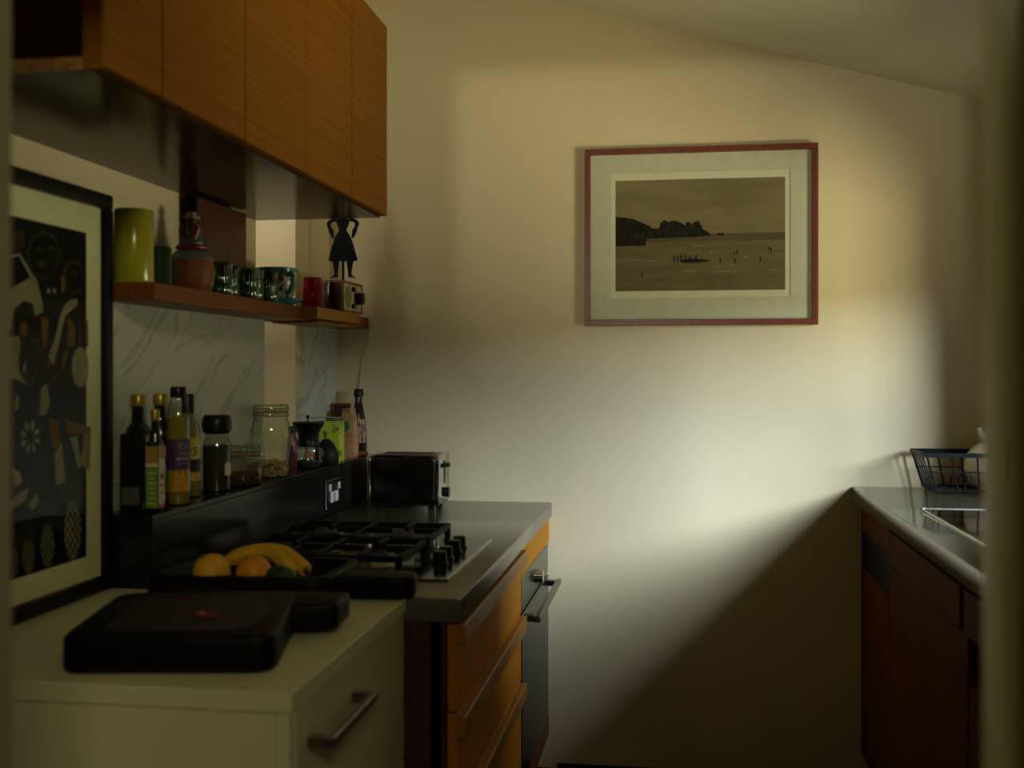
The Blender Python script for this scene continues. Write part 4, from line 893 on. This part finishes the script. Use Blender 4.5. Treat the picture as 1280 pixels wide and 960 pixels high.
# second square bottle, green label on one face and white on the next
c = (-1.0855, 2.1585, LED)
t = thing('oil_flask', 'slim square bottle with small gold cap, green and white labels on its two faces', 'bottle', c)
s = .0145
MB().box(c[0]-s, c[0]+s, c[1]-s, c[1]+s, LED, LED+.150, .004, 2).build('body', WINEG, t)
MB().lathe([(.014, .146), (.011, .160), (.0085, .172), (.008, .192), (0, .192)], c, 18).build('neck', WINEG, t)
cap_lathe(t, c, .0095, .1922, .216, GOLD)
yf = c[1]-s; xf = c[0]+s
lb = MB().box(c[0]-s+.001, c[0]+s-.001, yf-.0008, yf-.0002, LED+.010, LED+.096).build('green_label', GREENL, t)
MB().box(c[0]-s+.001, c[0]+s-.001, yf-.0008, yf-.0002, LED+.0965, LED+.104).build('pale_band', WHITEL, t)
MB().box(c[0]-s+.001, c[0]+s-.001, yf-.0008, yf-.0002, LED+.1045, LED+.140).build('upper_label', OCHREL, t)
w = MB()
for k in range(7): w.box(c[0]-.009+(k % 3)*.002, c[0]+.009-(k % 2)*.003, yf-.0012, yf-.0009, LED+.018+k*.0105, LED+.022+k*.0105)
stuff(w.build('label_print', YELLOWL, lb))
lb = MB().box(xf+.0002, xf+.0008, c[1]-s+.001, c[1]+s-.001, LED+.018, LED+.112).build('white_label', WHITEL, t)
MB().box(xf+.0002, xf+.0008, c[1]-s+.001, c[1]+s-.001, LED+.010, LED+.0178).build('red_band', REDLOGO, t)
MB().box(xf+.0002, xf+.0008, c[1]-s+.001, c[1]+s-.001, LED+.1125, LED+.140).build('upper_label', OCHREL, t)
w = MB()
for z, h in ((.070, .012), (.056, .003), (.040, .003)): w.box(xf+.0009, xf+.0012, c[1]-.008, c[1]+.008, LED+z, LED+z+h)
stuff(w.build('label_print', REDL, lb))
# round dark bottle with gold cap
c = (-1.147, 2.306, LED)
t = bottle('wine_bottle', 'round dark bottle with gold cap and white and red label', c, [(0, 0), (.023, 0), (.0245, .004), (.0245, .140), (.0225, .160), (.015, .185), (.013, .195), (.0125, .220), (0, .220)], WINEG)
cap_lathe(t, c, .0155, .2202, .246, GOLD)
lb = MB().arc(c, .0249, VIEW-80, VIEW+80, LED+.068, LED+.128).build('label', WHITEL, t)
MB().arc(c, .0249, VIEW-80, VIEW+80, LED+.012, LED+.0675).build('red_label', REDL, t)
w = MB()
w.arc(c, .0251, VIEW+8, VIEW+48, LED+.104, LED+.108, 4).arc(c, .0251, VIEW+18, VIEW+30, LED+.090, LED+.101, 3).arc(c, .0251, VIEW+33, VIEW+45, LED+.090, LED+.101, 3)
stuff(w.build('label_print', INK, lb))
# big clear oil bottle
c = (-1.098, 2.292, LED)
t = bottle('oil_bottle', 'tall clear bottle of golden oil with black cap and purple label', c, [(0, 0), (.0245, 0), (.026, .005), (.026, .190), (.0235, .205), (.019, .226), (.0165, .232), (.0165, .238), (0, .238)], GLASS)
MB().lathe([(0, .003), (.023, .003), (.0245, .007), (.0245, .190), (.0244, .196), (0, .196)], c, 26).build('oil', OILB, t)
cap_lathe(t, c, .0175, .2382, .262, BLACKP)
lb = MB().arc(c, .0264, VIEW-85, VIEW+75, LED+.078, LED+.146).build('label', PURPL, t)
MB().arc(c, .0264, VIEW-85, VIEW+75, LED+.030, LED+.0775).build('lower_label', OILB, t)
w = MB()
for a in (-8, 18, 42):
    A = [R(VIEW+a-12), R(VIEW+a), R(VIEW+a+12)]
    P = lambda q, z: (c[0]+.0267*math.cos(q), c[1]+.0267*math.sin(q), LED+z)
    w.poly([P(A[0], .036), P(A[1], .034), P(A[2], .036)][::1] + [P(A[2], .060), P(A[1], .082), P(A[0], .062)])
w.arc(c, .0266, VIEW-30, VIEW+60, LED+.031, LED+.044)
w.build('petal_print', ORANGEL, lb, fix=False)
em = MB(); q0 = R(VIEW+22)
for m0, rr, nm, off in ((BLUEL, .0095, 'emblem', .0004), (YELLOWL, .0075, 'emblem_ring', .0008), (BLUEL, .0062, 'emblem_core', .0012)):
    e = MB(); P = []
    for k in range(16):
        a = 2*PI*k/16; da = rr*math.cos(a)/.0265
        P.append((c[0]+(.0264+off)*math.cos(q0+da), c[1]+(.0264+off)*math.sin(q0+da), LED+.130+rr*math.sin(a)))
    e.poly(P); e.build(nm, m0, lb, fix=False)
em.bm.free()
w = MB()
for z, a0, a1, h in ((.100, -8, 52, .006), (.112, 5, 45, .0025), (.116, 5, 45, .0015), (.092, 0, 45, .002)): w.arc(c, .0267, VIEW+a0, VIEW+a1, LED+z, LED+z+h, 5)
stuff(w.build('label_print', mat('pale_violet_print', (.30, .24, .33), None, (50, 50, 50), .6), lb))
# second yellow bottle
c = (-1.140, 2.430, LED)
t = bottle('yellow_bottle', 'clear bottle of yellow liquid with long black capped neck, beside the grinder jar', c, [(0, 0), (.027, 0), (.0285, .004), (.0285, .150), (.025, .170), (.013, .196), (.0125, .200), (0, .200)], GLASS)
MB().lathe([(0, .003), (.026, .003), (.0272, .006), (.0272, .150), (0, .152)], c, 26).build('liquid', OILB, t)
cap_lathe(t, c, .0145, .196, .243, BLACKP)
lb = MB().arc(c, .0289, VIEW-80, VIEW+80, LED+.040, LED+.140).build('label', YELLOWL, t)
MB().arc(c, .0292, VIEW-10, VIEW+80, LED+.060, LED+.090).build('black_band', INK, lb)
MB().arc(c, .0292, VIEW+30, VIEW+70, LED+.042, LED+.0595).build('fruit_print', ORANGEL, lb)
q = R(VIEW+18)
text_part('25', .026, (c[0]+.0298*math.cos(q), c[1]+.0298*math.sin(q), LED+.108), (R(90), 0, q+R(90)), INK, 'number', lb)
# pepper grinder jar
c = (-1.125, 2.560, LED)
t = bottle('spice_grinder', 'glass grinder jar full of dark peppercorns with a fat black lid', c, [(0, 0), (.033, 0), (.034, .004), (.034, .118), (.030, .128), (.027, .132), (.027, .142), (0, .142)], GLASS, 'grinder')
MB().lathe([(0, .004), (.0325, .004), (.0328, .112), (0, .116)], c, 26).build('peppercorns', PEPPER, t)
MB().lathe([(.029, .1422), (.035, .148), (.0365, .165), (.034, .182), (.030, .188), (0, .188)], c, 26).build('lid', BLACKP, t)
MB().arc(c, .0344, VIEW+30, VIEW+72, LED+.040, LED+.072).build('label', WHITEL, t)
# clip jars
def clip_jar(label, c, rb, rn, h, fill, fm, fname):
    t = thing('clip_jar', label, 'jar', c, 'clip-top glass jars on the ledge')
    hn = h-.040
    MB().lathe([(0, 0), (rb*.88, 0), (rb, .010), (rb, hn*.72), (rb*.97, hn*.84), (rn*1.02, hn), (rn, hn+.004), (rn*1.05, hn+.010), (rn*1.05, hn+.014), (rn, hn+.016)], c, 32).build('body', GLASS, t)
    MB().lathe([(rn*1.04, hn+.0165), (rn*1.08, hn+.0185), (rn*1.04, hn+.0205), (rn*.9, hn+.0205), (rn*.9, hn+.0165)], c, 32).build('rubber_ring', RUBBER, t)
    l = MB().lathe([(rn*1.05, hn+.021), (rn*1.07, hn+.024), (rn*1.07, hn+.034), (rn*1.0, h), (rn*.8, h), (rn*.74, h-.004), (0, h-.005)], c, 32).build('lid', GLASS, t)
    w = MB()
    for z in (hn+.008, hn+.027):
        w.tube([(c[0]+rn*1.10*math.cos(2*PI*k/28), c[1]+rn*1.10*math.sin(2*PI*k/28), LED+z) for k in range(28)], .0013, 6, True)
    q = R(VIEW+5)
    for dq in (-.16, .16):
        w.tube([(c[0]+rn*r*math.cos(q+dq), c[1]+rn*r*math.sin(q+dq), LED+z) for r, z in ((1.11, hn+.008), (1.18, hn+.016), (1.11, hn+.027))], .0014, 6)
    w.build('wire_bail', STEEL, t)
    if fname == 'spice':
        MB().lathe([(0, .003), (rb*.85, .003), (rb*.96, .011), (rb*.96, fill-.006), (rb*.6, fill), (0, fill-.003)], c, 26).build('spice', fm, t)
    else:
        w = MB()
        for k in range(210):
            a = random.random()*2*PI; r = (rb-.010)*math.sqrt(random.random()); z = .006+random.random()*(fill-.010)
            lim = fill*(1-.25*(r/rb)**2)
            if z > lim: z = lim
            m = Matrix.Rotation(random.random()*PI, 3, 'Z') @ Matrix.Rotation(random.random()*PI, 3, 'X')
            r_ = bmesh.ops.create_icosphere(w.bm, subdivisions=1, radius=1.0)
            for v in r_['verts']:
                p = m @ Vector((v.co.x*.0075, v.co.y*.0055, v.co.z*.0042)); v.co = p+Vector((c[0]+r*math.cos(a), c[1]+r*math.sin(a), LED+z))
        stuff(w.build(fname, fm, t, fix=False))
    return t
clip_jar('small squat clip-top glass jar holding brown spice', (-1.115, 2.703, LED), .050, .040, .104, .034, SPICE, 'spice')
clip_jar('tall clip-top glass jar holding pale nuts', (-1.118, 2.905, LED), .056, .046, .203, .052, NUT, 'nuts')
c = (-1.142, 3.140, LED)
t = bottle('sauce_bottle', 'small dark red bottle half hidden between tall jar and coffee grinder', c, [(0, 0), (.015, 0), (.016, .003), (.016, .090), (.010, .104), (.010, .110), (0, .110)], mat('red_sauce', (.10, .012, .012), None, (20, 20, 20), .2))
cap_lathe(t, c, .0115, .1102, .130, BLACKP)
# hand coffee grinder
c = (-1.112, 3.200, LED)
t = thing('coffee_grinder', 'hand coffee grinder with black funnel hopper, thin crank and glass bowl with red logo', 'grinder', c)
MB().lathe([(.028, .066), (.044, .058), (.047, .040), (.045, .012), (.038, .001), (0, .001)], c, 30).build('glass_bowl', GLASS, t)
MB().lathe([(0, .002), (.036, .002), (.042, .012), (.0435, .022), (0, .024)], c, 24).build('ground_coffee', PEPPER, t)
MB().lathe([(.031, .0662), (.034, .070), (.034, .084), (.030, .090), (.0305, .100), (.042, .126), (.0475, .132), (.0485, .138), (.046, .141), (0, .141)], c, 30).build('hopper', BLACKP, t)
w = MB().cyl((c[0], c[1], LED+.1412), (c[0], c[1], LED+.152), .006, 12)
w.tube([(c[0], c[1], LED+.152), (c[0]+.02, c[1]+.015, LED+.154), (c[0]+.095, c[1]+.05, LED+.152)], .0022, 8)
w.build('crank', CHROME, t)
MB().ball((c[0]-.002, c[1], LED+.156), .006, 12, 8).build('crank_nut', BLACKP, t)
e = MB(); P = []; q0 = R(VIEW-2)
for k in range(18):
    a = 2*PI*k/18; da = .0115*math.cos(a)/.047
    P.append((c[0]+.0485*math.cos(q0+da), c[1]+.0485*math.sin(q0+da), LED+.043+.0065*math.sin(a)))
e.poly(P); e.build('red_logo', REDLOGO, t, fix=False)
# black foil bag in front of lime box
c = (-1.098, 3.330, LED)
t = thing('foil_bag', 'slumped black foil bag between coffee grinder and lime green box', 'bag', c)
MB().lathe([(0, 0), (.034, 0), (.040, .012), (.036, .040), (.024, .066), (.010, .080), (0, .082)], c, 14, 1.0, .75, .06, 5).build('bag', BLACKBAG, t)
t = thing('tea_box', 'lime green printed box with dark leaf pattern on the ledge', 'box', (-1.118, 3.452, LED))
MB().box(-1.155, -1.085, 3.428, 3.478, LED, LED+.132, .001).build('carton', BOXG, t)
MB().lathe([(0, .1322), (.024, .1322), (.024, .138), (.022, .140), (0, .140)], (-1.115, 3.452, LED), 20).build('lid', GREENB, t)
c = (-1.088, 3.540, LED)
t = thing('kraft_bag', 'crumpled brown kraft paper bag with a green sticker behind the lime box', 'bag', c)
b = MB(); n = 14; rows = []
for iz, (z, s) in enumerate(((0, .95), (.03, 1.0), (.065, 1.02), (.10, .98), (.135, .86), (.160, .7), (.170, .66))):
    rows.append([b.bm.verts.new((c[0]+(.030*s+.003*math.sin(k*2.7+iz*1.9))*math.copysign(abs(math.cos(2*PI*k/n))**.6, math.cos(2*PI*k/n)),
                                 c[1]+(.024*s+.003*math.cos(k*1.7+iz*2.3))*math.copysign(abs(math.sin(2*PI*k/n))**.6, math.sin(2*PI*k/n)), LED+z)) for k in range(n)])
for A, B in zip(rows, rows[1:]):
    for k in range(n): b.bm.faces.new((A[k], A[(k+1) % n], B[(k+1) % n], B[k]))
b.bm.faces.new(rows[0]); b.bm.faces.new(rows[-1])
b.build('bag', KRAFT, t, sharp=20)
MB().cyl((c[0]-.010, c[1]-.0285, LED+.110), (c[0]-.010, c[1]-.0265, LED+.110), .020, 18).build('sticker', GREENB, t)
t = thing('wooden_box_frame', 'small open wooden frame propped behind the lime green box', 'frame', (-1.145, 3.585, LED))
for a in ((-1.170, -1.160, LED, LED+.185), (-1.112, -1.102, LED, LED+.185), (-1.1598, -1.1122, LED+.176, LED+.185), (-1.1598, -1.1122, LED, LED+.010)):
    MB().box(a[0], a[1], 3.598, 3.612, a[2], a[3], .001).build('slat', SHELFW, t)
MB().box(-1.1598, -1.1122, 3.6085, 3.611, LED+.0102, LED+.1758).build('back', ARTB, t)
c = (-1.082, 3.632, LED)
t = thing('brown_bottle', 'dark brown stoppered bottle with floral label at the far end of the ledge', 'bottle', c)
MB().lathe([(0, .022), (.026, .022), (.0285, .028), (.0295, .060), (.028, .090), (.023, .130), (.017, .165), (.012, .190), (.0105, .205), (0, .205)], c, 24).build('body', BROWNG, t)
MB().lathe([(.012, .2052), (.0165, .210), (.0165, .228), (.013, .234), (0, .234)], c, 18).build('stopper', BLACKP, t)
MB().lathe([(0, 0), (.030, 0), (.033, .006), (.033, .016), (.028, .0218), (0, .0218)], c, 24).build('foot', TERRA, t)
b = MB()
P = [[(c[0]+r*math.cos(R(VIEW+a)), c[1]+r*math.sin(R(VIEW+a)), LED+z) for a in (-60, -30, 0, 30, 60)] for r, z in ((.0298, .050), (.0300, .060), (.0290, .088), (.0237, .130))]
for A, B in zip(P, P[1:]):
    for k in range(4): b.poly([A[k], A[k+1], B[k+1], B[k]])
b.build('label', FLORAL, t, fix=False)
# white cable hanging on the end wall
t = MB().tube([(-1.054, YE-.006, SH-.030), (-1.050, YE-.006, SH-.012), (-1.058, YE-.006, SH-.07), (-1.078, YE-.005, SH-.14), (-1.088, YE-.004, SH-.20), (-1.095, YE-.004, SH-.25), (-1.098, YE-.004, SH-.29)], .0022, 8).build('cable', CABLE)
tag(t, 'thin white cable hanging down the end wall from the shelf end', 'cable')

# ------------------------------------------------------------------ right run
RX = .564
o = MB()
SX0, SX1, SY0, SY1 = .66, 1.08, 2.42, 3.085
# one slab with an opening for the sink
o.prism([(RX, 1.3), (XR-.002, 1.3), (XR-.002, YE-.001), (RX, YE-.001)], 'Z', TOPR-.05, TOPR, .004, 2)
wt = o.build('worktop', CONCR)
tag(wt, 'polished pale grey stone worktop on the right with the drainer and wire rack', 'worktop')
t = thing('sink_drainer', 'polished steel sink drainer with a bright raised rim on the right worktop', 'sink', (.87, 2.7, TOPR+.0003))
dz = TOPR+.0003
MB().box(SX0, SX1, SY0, SY1, dz, dz+.003, .001).build('tray', DRAIN, t)
MB().tube([(SX0, SY1+.004, dz+.003), (SX1, SY1+.004, dz+.003)], .0032, 10).build('rim', STEEL, t)
MB().ball((SX0-.002, SY1+.004, dz+.004), (.007, .007, .004), 14, 8).build('rim_corner', STEEL, t)
MB().box(SX0-.006, SX0-.0002, SY0, SY1+.006, dz, dz+.004, .001).build('rim', CHROME, t)
MB().lathe([(.020, .0032), (.030, .0032), (.032, .006), (.022, .0075), (.020, .0032)], (.66+.06, 2.36, dz), 20).build('overflow_ring', CHROME, t)

FX = .592
g = 'cabinets under the right worktop'
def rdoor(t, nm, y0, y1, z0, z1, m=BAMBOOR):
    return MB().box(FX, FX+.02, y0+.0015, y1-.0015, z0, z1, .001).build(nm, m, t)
t = thing('slim_cabinet', 'slim wooden cabinet with a dark rectangular panel, at the end wall under the right worktop', 'cabinet', (.85, 3.44, 0))
MB().box(FX+.021, XR-.003, 3.202, YE-.004, .10, TOPR-.0515).build('body', BAMBOOD, t)
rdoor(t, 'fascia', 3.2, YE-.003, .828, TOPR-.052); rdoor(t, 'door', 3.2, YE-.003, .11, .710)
MB().box(FX+.001, FX+.02, 3.203, YE-.006, .712, .826).build('dark_panel', IRON, t)
MB().box(FX+.05, XR-.003, 3.2, YE-.004, 0, .0995).build('plinth', BLACKFR, t)
t = thing('sink_cupboard', 'wooden cupboard with a fascia rail below the sink, right of the slim cabinet', 'cabinet', (.85, 2.8, 0))
MB().box(FX+.021, XR-.003, 2.412, 3.198, .10, TOPR-.0515).build('body', BAMBOOD, t)
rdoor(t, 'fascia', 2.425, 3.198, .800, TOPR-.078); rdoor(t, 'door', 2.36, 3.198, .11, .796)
MB().box(FX+.05, XR-.003, 2.412, 3.199, 0, .0995).build('plinth', BLACKFR, t)
t = thing('near_cupboard', 'wooden cupboard nearest the doorway on the right, mostly hidden by the door frame', 'cabinet', (.85, 1.85, 0))
MB().box(FX+.024, XR-.003, 1.31, 2.35, .10, TOPR-.0515).build('body', BAMBOOD, t)
rdoor(t, 'fascia', 1.83, 2.395, .800, TOPR-.078); rdoor(t, 'door', 1.83, 2.345, .11, .70); rdoor(t, 'door', 1.312, 1.826, .11, .70); rdoor(t, 'fascia', 1.312, 1.826, .800, TOPR-.078)
MB().box(FX+.05, XR-.003, 1.31, 2.41, 0, .0995).build('plinth', BLACKFR, t)

# wire dish rack
t = thing('dish_rack', 'black wire dish rack with flat rim on the right worktop by the end wall', 'rack', (.93, 3.545, TOPR+.0005))
zr = TOPR+.128; rb = TOPR+.012
TX0, TX1, TY0, TY1 = .738, 1.13, 3.452, 3.648   # rim
BX0, BX1, BY0, BY1 = .772, 1.10, 3.462, 3.638   # bottom
rim = MB()
for a in ((TX0, TX1, TY0, TY0+.006), (TX0, TX1, TY1-.006, TY1), (TX0, TX0+.006, TY0+.006, TY1-.006), (TX1-.006, TX1, TY0+.006, TY1-.006)): rim.box(a[0], a[1], a[2], a[3], zr-.014, zr, .001)
rim.build('rim', WIRE, t)
def wires(pairs, r=.0022):
    for p, q in pairs: MB().cyl(p, q, r, 6).build('wire', WIRE, t)
n = 6
wires([((TX0+.003, TY0+.02+k*.031, zr-.014), (BX0, BY0+.018+k*.029, rb)) for k in range(n)])
wires([((TX1-.003, TY0+.02+k*.031, zr-.014), (BX1, BY0+.018+k*.029, rb)) for k in range(n)])
for ty, by in ((TY0+.003, BY0), (TY1-.003, BY1)):
    wires([((.75+k*.072, ty, zr-.014), (.778+k*.062, by, rb)) for k in range(6)], .003)
wires([((BX0-.018, BY0-.004, TOPR+.07), (BX1+.014, BY0-.004, TOPR+.07)), ((BX0-.018, BY1+.004, TOPR+.07), (BX1+.014, BY1+.004, TOPR+.07))])
wires([((BX0, BY0+k*.0293, rb), (BX1, BY0+k*.0293, rb)) for k in range(7)])
wires([((BX0+k*.0547, BY0, rb-.003), (BX0+k*.0547, BY1, rb-.003)) for k in range(7)])
for x0 in (BX0+.012, BX1-.012):
    for y0 in (BY0+.004, BY1-.004): MB().cyl((x0, y0, TOPR+.0005), (x0, y0, rb-.003), .004, 8).build('foot', WIRE, t)
for k in range(6):
    xx = .845+k*.022
    MB().tube([(xx, 3.48, rb+.003), (xx, 3.50, rb+.032), (xx+.004, 3.545, rb+.048), (xx+.008, 3.59, rb+.032), (xx+.008, 3.61, rb+.003)], .0018, 6).build('plate_loop', WIRE, t)
# ceramics in the rack
c = (0.965, 3.550, rb+.0025)
t = thing('jug', 'round cream ceramic jug with a small spout standing in the wire rack', 'jug', c)
MB().lathe([(0, 0), (.045, 0), (.070, .020), (.085, .060), (.080, .100), (.055, .130), (.030, .145), (.026, .160), (.030, .185), (.026, .186), (.022, .160), (0, .15)], c, 32).build('body', CERAM, t)
MB().tube([(c[0]-.024, c[1]-.006, c[2]+.150), (c[0]-.040, c[1]-.012, c[2]+.168), (c[0]-.046, c[1]-.014, c[2]+.186)], [.013, .010, .007], 12).build('spout', CERAM, t)
